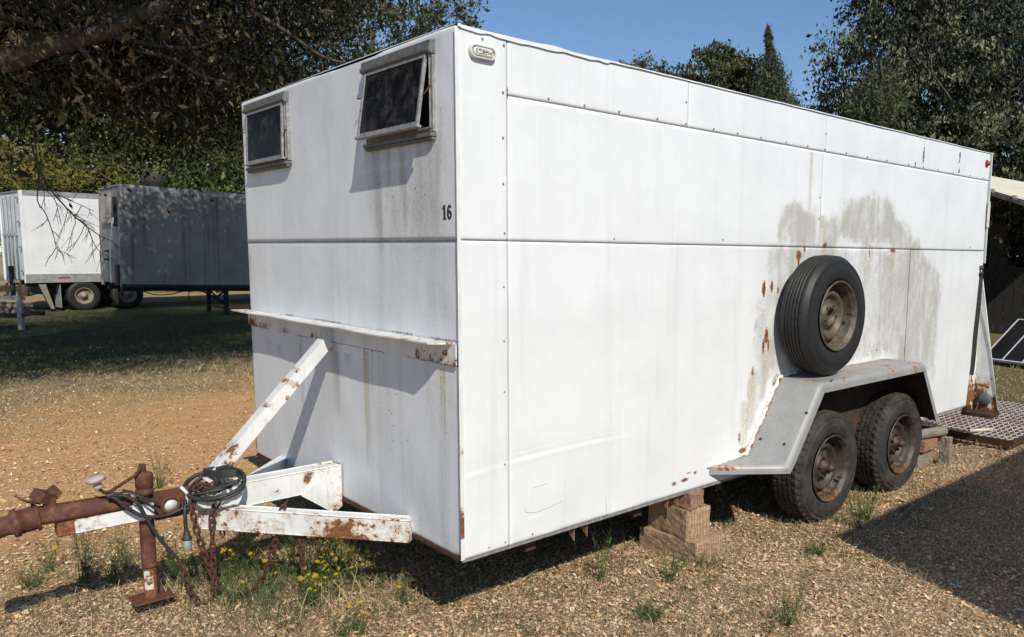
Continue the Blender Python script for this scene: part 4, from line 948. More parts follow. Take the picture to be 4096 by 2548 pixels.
# ================================================================== SEMI TRAILERS IN THE BACKGROUND
M['semi_white'] = mat_simple("white_semi_paint", (.74, .75, .76), (.64, .655, .67), 1.2, .5)
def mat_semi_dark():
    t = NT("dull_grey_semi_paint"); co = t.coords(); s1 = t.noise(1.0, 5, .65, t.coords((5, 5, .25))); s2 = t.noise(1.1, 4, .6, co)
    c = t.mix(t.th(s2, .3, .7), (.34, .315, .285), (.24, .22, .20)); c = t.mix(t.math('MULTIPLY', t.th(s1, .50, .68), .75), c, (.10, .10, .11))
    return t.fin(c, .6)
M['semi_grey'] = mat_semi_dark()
M['semi_trim'] = mat_simple("semi_alu_trim", (.36, .37, .38), (.24, .245, .25), 6, .5, .2)
M['semi_under'] = mat_simple("black_chassis", (.02, .02, .02), (.04, .035, .03), 4, .8)
M['semi_rim'] = mat_simple("dirty_cream_rim", (.30, .26, .21), (.16, .12, .09), 9, .6)
M['semi_strip'] = mat_simple("red_marker_strip", (.35, .04, .04), (.25, .03, .03), 9, .5)
def yaw_of(theta): # angle of a direction turned theta from the picture's right towards depth
    d = np.array([RT[0], RT[1]]) * math.cos(theta) + np.array([FW[0], FW[1]]) / np.hypot(FW[0], FW[1]) * math.sin(theta); return math.atan2(d[1], d[0])
def semi_wheel(parent, x, y, z, R=.50):
    wh = bpy.data.objects.new("wheel", None); link(wh, parent)
    mb = MB(); mb.lathe([(.27, .0), (.30, .012), (R - .08, .012), (R - .03, -.0), (R, -.03), (R, -.24), (R - .05, -.26), (.27, -.26)], (x, y, z), (0, -1, 0), 40); mb.build("tyre", M['tyre_spare'], wh)
    mb = MB(); mb.lathe([(.275, .004), (.25, .008), (.235, -.02), (.22, -.09), (.13, -.10), (.12, -.06), (.10, -.01), (.06, .0), (.055, .03), (.0, .032)], (x, y, z), (0, -1, 0), 32)
    for k in range(10):
        a = k * math.pi / 5; mb.lathe([(.0, -.062), (.013, -.064), (.014, -.10)], (x + .165 * math.cos(a), y, z + .165 * math.sin(a)), (0, -1, 0), 6, False)
    mb.build("rim", M['semi_rim'], wh); return wh
LOCAL[0] = True
def semi(name, loc, yaw, pitch, h, label, length, mat, rear):
    root = empty(name, loc, (0, 0, yaw), label, "semi trailer"); root.rotation_euler = (0, -pitch, yaw)
    wd = 2.4
    zl = .28 if rear else .0905; mb = MB(); mb.box((0.06, 0, zl), (length, .03, h - .16)); mb.box((0.06, wd - .03, .28), (length, wd, h - .16)); sd = mb.build("side_wall", mat, root)
    mb = MB(); mb.box((.02, -.012, h - .16), (length, .04, h)); mb.build("top_rail", M['semi_trim'], root)
    mb = MB(); mb.box((.02, -.02, .0), (length, .05, .279 if rear else .09)); mb.build("bottom_rail", M['semi_trim'] if rear else M['semi_under'], root)
    mb = MB(); mb.box((.0, .04, h - .05), (length, wd, h - .01)); mb.build("roof", M['semi_trim'], root)
    for y0_ in (-.015, wd - .09): mb = MB(); mb.box((.0, y0_, .0), (.10, y0_ + .105, h - .01)); mb.build("corner_post", mat, root)
    mb = MB(); mb.box((.03, .09, .1), (.07, wd - .09, h - .06)); mb.build("end_wall", mat, root)
    mb = MB(); mb.box((.1, .3, -.12), (length, .5, -.001)); mb.box((.1, 1.9, -.12), (length, 2.1, -.001)); mb.box((.4, .06, -.001), (length, wd - .05, .02)); mb.build("chassis", M['semi_under'], root)
    return root
# white one, its doors towards the camera's left
pa = at(60 * 1.685, 672 * 1.685, 25.0); S1 = semi("semi_trailer", tuple(pa), yaw_of(math.radians(50)), .0, 2.93, "long bright white semi trailer with rear doors and tandem wheels, under the tree line", 12.0, M['semi_white'], True)
for k in range(9):
    mb = MB(); mb.box((.9 + k * 1.2, -.0215, .12), (1.25 + k * 1.2, -.0205, .17)); mb.build("marker_strip", M['semi_strip'], S1)
for yy in (.55, 1.0, 1.4, 1.85):
    mb = MB(); mb.tube([(-.02, yy, .1), (-.02, yy, 2.8)], .022, 6); mb.box((-.05, yy - .08, 1.5), (.0, yy + .08, 1.58)); mb.build("lock_rod", M['semi_trim'], S1)
for zz_ in (.35, 1.1, 1.9, 2.65):
    mb = MB(); mb.box((-.04, .02, zz_), (.06, .22, zz_ + .07)); mb.build("hinge", M['semi_trim'], S1)
mb = MB(); mb.box((-.08, .1, -.55), (.0, 2.3, -.45)); mb.box((-.06, .4, -.5), (.0, .5, 0)); mb.box((-.06, 1.9, -.5), (.0, 2.0, 0)); mb.build("rear_bumper", M['rust_dark'], S1)
gzs = float(ground_z(pa[0] + 1.5, pa[1] + 1.5)) - pa[2]
for x in (1.62, 2.95):
    semi_wheel(S1, x, .0, gzs + .50); semi_wheel(S1, x, 2.35, gzs + .50)
mb = MB(); mb.box((.95, .05, gzs + .12), (.97, .65, -.05)); mb.build("mud_flap", M['semi_trim'], S1)
mb = MB(); mb.box((.6, .5, gzs + .55), (3.6, 1.9, -.1)); mb.build("bogie", M['semi_under'], S1)
mb = MB(); mb.add([(.35, -.01, -.05), (.55, -.01, -.05), (.75, -.01, gzs + .1), (.65, -.01, gzs + .1), (.35, .02, -.05), (.55, .02, -.05), (.75, .02, gzs + .1), (.65, .02, gzs + .1)], [(0, 1, 2, 3), (7, 6, 5, 4), (0, 3, 7, 4), (1, 5, 6, 2)]); mb.build("support_strut", M['wood_grey'], S1)
# rows of rivets on the white side
for k in range(14):
    mb = MB(); x = .7 + k * .61
    for j in range(18):
        for dx in (0, .09): mb.box((x + dx, -.003, .36 + j * .135), (x + dx + .018, .0, .378 + j * .135))
    mb.build("rivet_row", M['semi_trim'], S1)["kind"] = "stuff"
# grey one, nose towards the camera
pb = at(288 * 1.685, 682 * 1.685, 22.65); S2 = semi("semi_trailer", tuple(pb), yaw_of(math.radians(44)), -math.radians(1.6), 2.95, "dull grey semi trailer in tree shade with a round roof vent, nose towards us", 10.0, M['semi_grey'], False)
mb = MB(); mb.box((-.03, 1.05, 1.85), (.03, 1.95, 2.75)); gb = mb.build("vent_grille", M['semi_trim'], S2)
for k in range(6):
    mb = MB(); mb.box((-.06, 1.10 + k * .145, 1.9), (-.031, 1.16 + k * .145, 2.70)); mb.build("slat", M['semi_grey'], gb)
for q in ((-.05, .35, 1.75, .50, 2.6), (-.08, 1.2, 1.0, 1.6, 1.06), (-.08, 1.2, .75, 1.6, .81)): mb = MB(); mb.box(q[:3], (.02, q[3], q[4])); mb.build("nose_fitting", M['semi_under'], S2)
mb = MB(); mb.loft([(.06, -.01), (.06, .01), (-.06, .01), (-.06, -.01)], smooth([(-.06, .42, 2.0), (-.10, .55, 1.4), (-.09, .75, .9), (-.08, .8, .1)], 6)); mb.build("torn_strip", M['semi_white'], S2)
mb = MB(); mb.box((-.05, .15, .1), (.02, .42, .65)); mb.build("rust_patch", M['rust'], S2)
mb = MB(); mb.lathe([(.0, .34), (.18, .33), (.25, .27), (.27, .2), (.25, .13), (.17, .06), (.15, .0)], (1.25, 1.3, 2.95), (0, 0, 1), 20); mb.v = [((a - 1.25) * 1.25 + 1.25, (b - 1.3) * 1.25 + 1.3, (c - 2.95) * 1.5 + 2.95) for a, b, c in mb.v]; mb.build("roof_vent", M['semi_under'], S2)
gz2 = float(ground_z(pb[0] + 2.5, pb[1] + 2)) - pb[2]
for yy in (.35, 2.0):
    mb = MB(); mb.box((2.95, yy, gz2 - .0), (3.07, yy + .12, -.0)); mb.box((2.88, yy - .06, gz2 - .04), (3.14, yy + .18, gz2 + .03)); mb.build("landing_leg", M['semi_under'], S2)
mb = MB(); mb.tube([(3.0, .4, gz2 + .35), (3.0, 2.1, -.1)], .03, 6); mb.tube([(3.0, 2.1, gz2 + .35), (3.0, .4, -.1)], .03, 6); mb.tube([(2.2, .4, -.05), (2.98, .4, gz2 + .45)], .03, 6); mb.tube([(3.0, .4, gz2 + .3), (3.0, 2.1, gz2 + .3)], .025, 6); mb.build("leg_brace", M['semi_under'], S2)
mb = MB(); mb.tube(smooth([(.5, .2, -.05), (.9, .2, -.22), (1.4, .2, -.20), (1.9, .3, -.05)]), .016, 6); mb.tube(smooth([(1.9, .2, -.05), (1.85, .2, -.3), (2.0, .2, -.6)]), .012, 6); mb.build("air_hose", M['semi_under'], S2)
for x in (8.2, 9.3): semi_wheel(S2, x, .0, gz2 + .48)
LOCAL[0] = False

# ---- pale rack with scrap on it, at the far left
rk = at(-40, 735 * 1.685, 19.5); rz0 = float(ground_z(rk[0], rk[1]))
LOCAL[0] = True
RK = empty("scrap_rack", (rk[0], rk[1], rz0), (0, 0, yaw_of(.12)), "low metal rack with a pale top rail, loaded with split firewood, behind the white semi trailer's doors", "rack")
RK["label"] = "low grey metal rack with pale top rail before the white semi trailer's doors"
pale = mat_simple("pale_rail_paint", (.55, .50, .38), (.45, .42, .36), 6, .6)
for a, b, mt in [((-1.2, 0, 1.18), (.72, .08, 1.26), 'p'), ((-1.2, 0, .76), (.72, .08, .86), 'g'), ((-1.2, 0, .30), (.74, .08, .42), 'd'), ((.62, -.01, .0), (.72, .09, .75), 'g'), ((-.1, -.01, .0), (-.02, .09, .29), 'd'), ((-1.2, .9, .30), (.74, .98, .42), 'd'), ((.50, .0, .87), (.58, .08, 1.6), 'd'), ((-1.2, .081, .33), (.7, .899, .36), 'd')]:
    mb = MB(); mb.box(a, b); mb.build("rack_bar", {'p': pale, 'g': M['semi_trim'], 'd': M['semi_under']}[mt], RK)
LOCAL[0] = False
RKM = Matrix.Translation((rk[0], rk[1], rz0)) @ Matrix.Rotation(yaw_of(.12), 4, 'Z')
logm = None
for k in range(20):
    if logm is None:
        bm = bmesh.new(); bmesh.ops.create_cone(bm, segments=7, radius1=.09, radius2=.075, depth=.42, cap_ends=True)
        for v in bm.verts: v.co += Vector(RNG.normal(0, .012, 3))
        logm = bpy.data.meshes.new("firewood_log"); bm.to_mesh(logm); bm.free(); logm.materials.append(mat_simple("split_firewood", (.52, .42, .32), (.28, .20, .14), 9, .85))
    o = bpy.data.objects.new("firewood_log", logm); link(o); r_, c_ = divmod(k, 8)
    o.location = RKM @ Vector((-.85 + c_ * .195 + .09 * (r_ % 2), .3 + .05 * random.random(), .455 + r_ * .14)); o.rotation_euler = (1.45 + .2 * random.random(), .2 * random.random(), yaw_of(.12) + random.uniform(-.3, .3))
    tag(o, "%s split firewood log in the %s row on the grey rack" % (["first", "second", "third", "fourth", "fifth", "sixth", "seventh", "eighth"][c_], ["bottom", "middle", "top"][min(r_, 2)]), "firewood", "firewood logs stacked on the metal rack")

# ================================================================== CARPORT, SOLAR PANELS, FENCE ON THE RIGHT
def mat_corr():
    t = NT("cream_roof_sheet"); return t.fin(t.mix(t.th(t.noise(3, 4, .6, t.coords()), .35, .7), (.72, .68, .54), (.62, .585, .46)), .5)
M['cream'] = mat_corr()
CP = empty("carport", (11.5, 3.9, -.36), label="open carport with a cream ribbed metal roof and dark timber framing", cat="carport")
# roof plane: near eave from e0 to e1, rising away
e0 = at(3700, 681, 13.4); e1 = at(4420, 897, 10.8); r0 = at(3700, 660, 15.4); r1 = at(4420, 790, 12.9); f0 = at(3700, 955, 20.5); f1 = at(4420, 770, 18.5)
e0, e1, r0, r1, f0, f1 = map(Vector, (e0, e1, r0, r1, f0, f1)); up3 = Vector((0, 0, 1))
NR = 14
for k in range(NR):
    q0, q1 = k / NR, (k + 1) / NR; mb = MB(); V = []; F = []
    for j, (q, hh) in enumerate(((q0, 0), (q0 + .018, .028), (q0 + .035, 0), (q1, 0))):
        a_, b_ = e0.lerp(r0, q) + up3 * hh, e1.lerp(r1, q) + up3 * hh; V += [a_, b_]
    mb.add(V, [(0, 1, 3, 2), (2, 3, 5, 4), (4, 5, 7, 6)]); mb.build("roof_sheet", M['cream'], CP)
for k in range(8):
    c_ = e0.lerp(e1, .05 + k * .125); mb = MB(); mb.lathe([(.0, .03), (.045, .02), (.05, -.05), (.0, -.06)], c_, (0, 0, 1), 8); mb.build("rib_end_cap", M['wood_grey'], CP)
mb = MB(); mb.loft([(.02, -.06), (.02, .0), (-.02, .0), (-.02, -.06)], [e0 - up3 * .02, e1 - up3 * .02]); mb.build("fascia", M['wood_grey'], CP)
brn = mat_simple("brown_ceiling_board", (.42, .30, .21), (.28, .19, .13), 3, .85)
for k in range(10):
    q0, q1 = k / 10 + .006, (k + 1) / 10 - .006; V = [r0.lerp(f0, q0) - up3 * .1, r1.lerp(f1, q0) - up3 * .1, r1.lerp(f1, q1) - up3 * .1, r0.lerp(f0, q1) - up3 * .1]; mb = MB(); mb.add(V + [v + up3 * .02 for v in V], [(0, 3, 2, 1), (4, 5, 6, 7), (0, 1, 5, 4), (2, 3, 7, 6)]); mb.build("ceiling_board", brn, CP)
for k in range(5):
    a_, b_ = r0.lerp(r1, .1 + k * .2) - up3 * .16, f0.lerp(f1, .1 + k * .2) - up3 * .14; mb = MB(); mb.loft([(.04, -.06), (.04, .05), (-.04, .05), (-.04, -.06)], [a_, b_]); mb.build("rafter", M['under'], CP)
for a_ in (e0.lerp(e1, .75), f0.lerp(f1, .15), f0.lerp(f1, .85)):
    gz_ = float(ground_z(a_.x, a_.y)); mb = MB(); mb.box((a_.x - .06, a_.y - .06, gz_ - .05), (a_.x + .06, a_.y + .06, a_.z - .06)); mb.build("post", M['wood_grey'], CP)
# leaning solar panels
sb0 = at(2335 * 1.685, 842 * 1.685, 11.3); sb1 = at(2470 * 1.685, 866 * 1.685, 10.6)
ed = Vector(sb1) - Vector(sb0); ed.z = 0; ed.normalize(); up_ = Vector((-ed.y, ed.x, 0)); up_ = up_ if up_.dot(Vector(FW)) > 0 else -up_
leanv = (up_ * .84 + Vector((0, 0, .54))).normalized(); ln_ = ed.cross(leanv).normalized(); ln_ = ln_ if ln_.z > 0 else -ln_
cellm = mat_simple("solar_cells", (.010, .010, .010), (.018, .017, .017), 3, .5, 0, spec=.15)
base = Vector((sb0[0], sb0[1], float(ground_z(sb0[0], sb0[1])) + .06))
RP2 = empty("solar_panel", base, label="black panel with white dividing bars leaning on the lawn by the trailer's rear bracket", cat="solar panel")
w_, hgt = 2.3, .98
def slab(a0, a1, b0, b1, c0, c1):
    mb = MB(); V = [base + ed * a_ + leanv * b_ + ln_ * c_ for c_ in (c0, c1) for a_, b_ in ((a0, b0), (a1, b0), (a1, b1), (a0, b1))]
    return mb.add(V, [(0, 3, 2, 1), (4, 5, 6, 7), (0, 1, 5, 4), (1, 2, 6, 5), (2, 3, 7, 6), (3, 0, 4, 7)])
slab(0, w_, 0, hgt, 0, .03).build("cell_sheet", cellm, RP2); frm = mat_simple("panel_frame", (.62, .64, .66), (.5, .52, .54), 9, .4)
for q in ((-.012, .008, 0, hgt), (w_ - .01, w_ + .01, 0, hgt), (.0081, w_ - .0101, -.005, .014), (.0081, w_ - .0101, hgt - .014, hgt + .005)): slab(*q, -.002, .036).build("frame_bar", frm, RP2)
for k in range(1, 8): slab(k * .29 - .008, k * .29 + .008, .0141, hgt - .0141, .0301, .037).build("divider", frm, RP2)
mb = MB(); mb.tube([base + ed * .3 + leanv * .9, base + ed * .3 + up_ * .95 - Vector((0, 0, .08))], .02, 6); mb.build("prop_leg", frm, RP2)
# dark board fence behind
fa = at(2150 * 1.685, 770 * 1.685, 17.0); fb = at(2700 * 1.685, 800 * 1.685, 14.0)
FN = empty("board_fence", (fa[0], fa[1], float(ground_z(fa[0], fa[1]))), label="dark weathered board fence in deep shade behind the solar panels", cat="fence")
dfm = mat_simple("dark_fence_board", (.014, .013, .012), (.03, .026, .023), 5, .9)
d = Vector((fb[0] - fa[0], fb[1] - fa[1], 0)); nb_ = int(d.length / .17); d.normalize(); ang = math.atan2(d.y, d.x)
bme = None
for k in range(nb_):
    p = Vector((fa[0], fa[1], 0)) + d * (k * .17); 
    if bme is None:
        mb = MB(); mb.box((-.078, -.012, 0), (.078, .012, 1.0)); o = mb.build("board", dfm, FN); bme = o.data; o.matrix_parent_inverse = Matrix.Identity(4)
    else: o = bpy.data.objects.new("board", bme); link(o); o.parent = FN
    o.location = Vector((p.x, p.y, float(ground_z(p.x, p.y)) - .05)) - Vector(FN.location); o.rotation_euler = (0, 0, ang); o.scale = (1, 1, 1.35 + .08 * random.random())

# ---- unseen box added out of frame on the right, shaped to cast the gravel shadow
SH = empty("unseen_shadow_box", (3.2, -4.6, -.36), label="plain pale box added out of view to cast the straight-edged shadow on the gravel", cat="shadow caster")
hS = 2.15; k_ = (hS + .355) / 2.6; sx0, sy1 = 2.17 - k_ * 1.0, -.33 - k_ * 2.85
mb = MB(); mb.box((sx0, sy1 - 3.0, -.4), (sx0 + 5.2, sy1, hS - .05)); mb.build("wall", M['semi_white'], SH)
mb = MB(); mb.box((sx0, sy1 - 3.0, hS - .049), (sx0 + 5.2, sy1, hS)); mb.build("roof", M['semi_trim'], SH)

# ================================================================== VEGETATION
def leaf_cloud(name, C, size, mat, parent, droop=.0, aspect=.42, seed=0, tint=None, smooth=False):
    """one kite-shaped leaf (two triangles, folded along its rib) at every centre"""
    rs = np.random.default_rng(seed); n = len(C); C = np.asarray(C, float)
    d = rs.normal(size=(n, 3)); d[:, 2] -= droop * 1.6; d /= np.linalg.norm(d, axis=1)[:, None]
    q = rs.normal(size=(n, 3)); s_ = np.cross(d, q); s_ /= np.linalg.norm(s_, axis=1)[:, None]; nn = np.cross(s_, d)
    L_ = (size * np.exp(rs.normal(-.08, .38, n)))[:, None]; Wd = L_ * aspect
    V = np.stack([C - d * L_ * .5, C - d * L_ * .02 + s_ * Wd * .5 + nn * Wd * .18, C + d * L_ * .5, C - d * L_ * .02 - s_ * Wd * .5 + nn * Wd * .18], 1).reshape(-1, 3)
    b = np.arange(n)[:, None] * 4; F = np.concatenate([b + [0, 1, 2], b + [0, 2, 3]], 0)
    t = rs.random(n) if tint is None else np.clip(tint + rs.normal(0, .10, n), 0, 1)
    col = np.repeat(np.stack([t, rs.random(n), rs.random(n)], 1), 4, 0)
    return np_mesh(name, V, F, mat, parent, col)
def lobes_points(lobes, n, clump_r, per, rs, shell=.75, flat=.7):
    """clumps of leaves over the shells of ellipsoid lobes (c, r); returns centres and tint"""
    vol = np.array([(r[0] * r[1] + r[1] * r[2] + r[0] * r[2]) * (l[2] if len(l) > 2 else 1) for l in lobes for r in [l[1]]]); vol = vol / vol.sum(); out = []; tn = []
    for l, v in zip(lobes, vol):
        c, r = l[0], l[1]
        k = max(1, int(n * v / per)); d = rs.normal(size=(k, 3)); d /= np.linalg.norm(d, axis=1)[:, None]
        rad = shell + (1.04 - shell) * rs.random(k) ** .7; inner = rs.random(k) < .22; rad[inner] = rs.random(inner.sum()) ** .5 * shell
        cc_ = np.array(c) + d * rad[:, None] * np.array(r) * (1 + .12 * rs.normal(size=(k, 1)))
        cr = clump_r * rs.uniform(.5, 1.4, k); ct = np.clip(.5 + .27 * rs.normal(size=k), 0, 1)
        p = rs.normal(size=(k, per, 3)) * .55 * cr[:, None, None]; p[:, :, 2] *= flat
        out.append((cc_[:, None, :] + p).reshape(-1, 3)); tn.append(np.repeat(ct, per))
    return np.concatenate(out), np.concatenate(tn)
def limb(mbx, p0, p1, r0, r1, seed, wob=.12, n=9, sag=0.):
    rs = np.random.default_rng(seed); p0, p1 = np.array(p0, float), np.array(p1, float); L_ = np.linalg.norm(p1 - p0)
    o = np.cumsum(rs.normal(0, wob * L_ / n, (n, 3)), 0); o -= np.linspace(0, 1, n)[:, None] * o[-1]; o[0] = 0
    t = np.linspace(0, 1, n)[:, None]; P = p0 + (p1 - p0) * t + o; P[:, 2] -= sag * (4 * t * (1 - t))[:, 0]
    mbx.tube([tuple(p) for p in P], 1, 7, radii=list(np.linspace(r0, r1, n))); return P
M['bark'] = mat_simple("dark_bark", (.055, .045, .036), (.11, .09, .07), 14, .9, 0, .01, 20)
M['bark_dry'] = mat_simple("dry_twig", (.05, .038, .03), (.10, .08, .06), 20, .9)
M['leaf_oak'] = mat_tint("oak_canopy_leaves", [(0, (.015, .017, .008)), (.45, (.034, .038, .016)), (.7, (.085, .085, .038)), (.88, (.20, .165, .09)), (1, (.36, .29, .17))], .6, .18)
M['leaf_back'] = mat_tint("sunlit_background_leaves", [(0, (.018, .028, .010)), (.5, (.060, .082, .022)), (1, (.18, .20, .055))], .6, .2)
M['leaf_yellow'] = mat_tint("yellowing_leaves", [(0, (.05, .065, .02)), (.35, (.13, .13, .03)), (.7, (.25, .19, .05)), (1, (.27, .25, .08))], .6, .3)
M['leaf_right'] = mat_tint("grey_green_leaves", [(0, (.012, .018, .010)), (.42, (.036, .044, .024)), (.75, (.115, .125, .068)), (1, (.24, .24, .14))], .5, .12)
M['leaf_mid'] = mat_tint("olive_leaves", [(0, (.03, .038, .016)), (.5, (.075, .085, .035)), (1, (.14, .13, .06))], .6, .2)
M['leaf_cedar'] = mat_tint("cedar_needles", [(0, (.03, .042, .022)), (.5, (.07, .09, .045)), (1, (.12, .13, .07))], .7, .1)

def tree(name, lobes, n, size, mat, label, trunk, seed, clump=.6, per=26, droop=.3, shell=.75, crown_r=(.22, .05), cat="tree", group=None, aspect=.42, limbs=True):
    rs = np.random.default_rng(seed); tb = np.array([trunk[0], trunk[1], float(ground_z(trunk[0], trunk[1])) - .1])
    root = empty(name, tuple(tb), label=label, cat=cat, group=group)
    P, tn = lobes_points(lobes, n, clump, per, rs, shell)
    leaf_cloud("crown", P, size, M[mat], root, droop, aspect, seed + 1, tn)
    mb = MB(); ctr = np.mean([l[0] for l in lobes], 0); top = np.array([tb[0] * .6 + ctr[0] * .4, tb[1] * .6 + ctr[1] * .4, ctr[2] + .2])
    limb(mb, tb, top, crown_r[0], crown_r[0] * .55, seed + 3, .05, 10)
    mb.build("trunk", M['bark'], root)
    if limbs:
        for i, l in enumerate(lobes):
            mb = MB(); s_ = tb + (top - tb) * rs.uniform(.45, .95); e = np.array(l[0]) + rs.normal(0, .3, 3) * np.array(l[1]) * .3; Q = limb(mb, s_, e, crown_r[0] * .5, crown_r[1], seed + 10 + i, .14)
            for j in range(3): limb(mb, Q[4 + j], e + rs.normal(0, .55, 3) * np.array(l[1]), crown_r[1] * 1.1, .012, seed + 40 + i * 5 + j, .16)
            mb.build("limb", M['bark'], root)
    return root

# the big overhanging tree at the left: trunk out of frame, crown low over the yard
big = [((-.7, 9.2, 4.7), (2.6, 2.9, 2.35)), ((2.6, 12.2, 5.1), (2.8, 3.0, 2.5), .85), ((1.3, 11.0, 3.9), (2.4, 2.0, 1.4), .9), ((3.5, 13.3, 4.3), (2.2, 1.8, 1.5), .9), ((.9, 10.2, 7.2), (3.0, 3.0, 1.8), .8), ((4.4, 10.9, 6.8), (2.1, 2.1, 1.55), .9), ((4.2, 16.4, 6.4), (3.3, 3.0, 2.2), 1.3), ((5.6, 15.6, 8.2), (2.6, 2.4, 1.5), 1.5), ((3.4, 14.6, 8.6), (2.6, 2.4, 1.3), 1.4),
       ((-1.6, 3.5, 6.1), (2.2, 1.9, 1.1), 1.3), ((.9, 3.3, 6.5), (2.1, 1.8, 1.1), 1.3), ((-.4, 5.6, 7.4), (2.4, 1.8, 1.0), .8), ((2.8, 7.2, 7.6), (2.2, 1.8, 1.1), .8), ((-2.2, 13.5, 6.0), (3.0, 3.0, 2.6)), ((1.3, 15.5, 5.6), (2.6, 2.2, 2.0), .8), ((5.9, 13.6, 7.6), (1.7, 1.7, 1.2), .8), ((-3.5, 8.0, 6.0), (2.4, 2.4, 2.2), .5), ((2.2, 17.6, 6.4), (2.6, 2.0, 1.8), .7)]  # nearest lobes hang overhead out of view, placed to shade the lawn
BT = tree("oak_tree", big, 350000, .086, 'leaf_oak', "big dark overhanging tree with a low crown and heavy limb above the semi trailers", (-3.4, 10.6), 21, clump=.46, per=30, droop=.8, shell=.5, crown_r=(.34, .06))
mb = MB(); P = [at(-500, 1000, 9.5), at(-200, 900, 9.2), at(0, 235, 9.0) * 0 + at(0, 240, 9.0), at(110, 205, 9.0), at(240, 165, 9.1), at(400, 128, 9.2), at(530, 65, 9.3), at(640, 25, 9.4), at(760, -60, 9.6)]
P = [np.array(p) for p in P]; P[0] = np.array([-3.3, 10.4, 2.2]); P[1] = (P[0] + P[2]) / 2 + [0, 0, .1]
sm = smooth([tuple(p) for p in P], 6); mb.tube(sm, 1, 10, radii=list(np.linspace(.17, .055, len(sm)))); mb.build("limb", M['bark'], BT, label="thick low limb crossing the upper corner")
rsb = np.random.default_rng(77)
for q in ([(400, 128, 9.2), (520, 160, 9.4), (650, 185, 9.5), (780, 190, 9.6), (900, 150, 9.6)], [(660, 20, 9.5), (730, 50, 9.4), (820, 100, 9.3), (905, 145, 9.2)], [(240, 165, 9.1), (300, 120, 9), (230, 60, 8.9), (200, -40, 8.9)], [(300, 165, 9.1), (380, 260, 9.2), (430, 310, 9.3), (520, 350, 9.4), (700, 270, 9.5)],
          [(0, 60, 8.6), (120, 90, 8.8), (180, 110, 8.9)], [(560, 200, 10), (700, 240, 10.2), (800, 300, 10.4), (920, 330, 10.6)], [(1000, 40, 11), (1150, 130, 11.2), (1300, 230, 11.4), (1450, 260, 11.5)], [(620, 20, 9.4), (760, 180, 9.6), (830, 330, 9.8)]):
    mb = MB(); sm = smooth([tuple(at(*p)) for p in q], 5); mb.tube(sm, 1, 6, radii=list(np.linspace(.035, .010, len(sm)))); mb.build("branch", M['bark'], BT)
# bare twigs hanging in front of the semi trailers
def twig(path, r0, nsub, seed, ln=.35):
    rs = np.random.default_rng(seed); mb = MB(); sm = smooth([tuple(at(*p)) for p in path], 6); mb.tube(sm, 1, 5, radii=list(np.linspace(r0, .003, len(sm))))
    for k in range(nsub):
        i = rs.integers(3, len(sm) - 2); a = np.array(sm[i]); t = np.array(sm[i + 1]) - a; t /= np.linalg.norm(t); side = rs.choice([-1, 1]) * RT * rs.uniform(.4, 1.1) + np.array([0, 0, -1]) * rs.uniform(0, .7) + t * .8
        e = a + side / np.linalg.norm(side) * ln * rs.uniform(.3, 1.2); Q = limb(mb, a, e, .0045, .0022, seed * 50 + k, .13, 6)
        for j in range(2): limb(mb, Q[2 + j], Q[2 + j] + (e - a) * .35 + rs.normal(0, .05, 3) + [0, 0, -.04], .0026, .0016, seed * 90 + k * 3 + j, .1, 4)
    mb.build("bare_twig", M['bark_dry'], BT)
twig([(130, 520, 9.), (145, 600, 9.), (95 + 60, 719, 9.0), (150, 803, 9.), (185, 860, 9.), (215, 946, 9.), (225, 990, 9.), (250, 1015, 9.)], .009, 7, 5, .22)
twig([(120, 560, 9.), (160, 682, 9.), (205, 761, 9.), (254, 819, 9.), (312, 877, 9.), (397, 941, 9.), (450, 967, 9.), (480, 995, 9.)], .013, 16, 6, .34)
twig([(300, 870, 9.), (345, 900, 9.), (370, 960, 9.), (392, 999, 9.), (440, 1030, 9.)], .006, 4, 7, .2)
twig([(230, 780, 9.), (300, 810, 9.), (377, 845, 9.)], .005, 4, 8, .18); twig([(180, 760, 9.), (220, 800, 9.), (245, 900, 9.)], .005, 2, 9, .15)

# trees behind the semi trailers
def crown_at(px, py, d, r): c = at(px, py, d); return (tuple(c), r)
BG = [("leaf_yellow", [(60, 730, 33, (2.6, 2.6, 1.6)), (300, 760, 33.5, (2.2, 2.2, 1.3)), (-200, 700, 33, (2.6, 2.6, 2.0)), (180, 670, 34, (1.4, 1.4, 1.0))], 15000, "low golden-yellow tree above the white semi trailer", .17),
      ("leaf_back", [(520, 700, 36, (2.4, 2.4, 2.0)), (420, 790, 35, (2.0, 2.0, 1.3)), (640, 790, 35, (2.2, 2.2, 1.4))], 15000, "bright green bushy tree showing just left of the round roof vent", .17),
      ("leaf_back", [(860, 720, 37, (2.6, 2.6, 2.2)), (1000, 760, 37, (2.4, 2.4, 1.7)), (760, 800, 36, (1.8, 1.8, 1.2))], 15000, "dense green tree just right of the round roof vent", .17),
      ("leaf_back", [(300, 420, 44, (5.0, 4.5, 4.6)), (60, 250, 44, (4, 4, 4.0)), (480, 180, 45, (4.0, 4, 3.6)), (60, 560, 43, (4, 3, 2.6)), (560, 520, 43, (4, 3, 3.2))], 45000, "tall green tree high behind the golden-yellow one, half hidden by the oak crown", .22),
      ("leaf_back", [(1020, 480, 46, (4.0, 4.0, 4.6)), (900, 620, 44, (3.2, 3, 3.2)), (1240, 560, 46, (3.6, 3.6, 3.6)), (800, 400, 46, (3.4, 3, 3.4))], 40000, "tall green tree rising behind the nose of the box trailer", .21),
      ("leaf_mid", [(1480, 180, 40, (3.0, 3.0, 2.6)), (1720, 40, 41, (2.6, 2.6, 2.2)), (1300, -60, 42, (3., 3., 2.4)), (1560, 420, 41, (4.0, 3.0, 3.2))], 20000, "olive tree whose top shows over the roof of the box trailer", .20)]
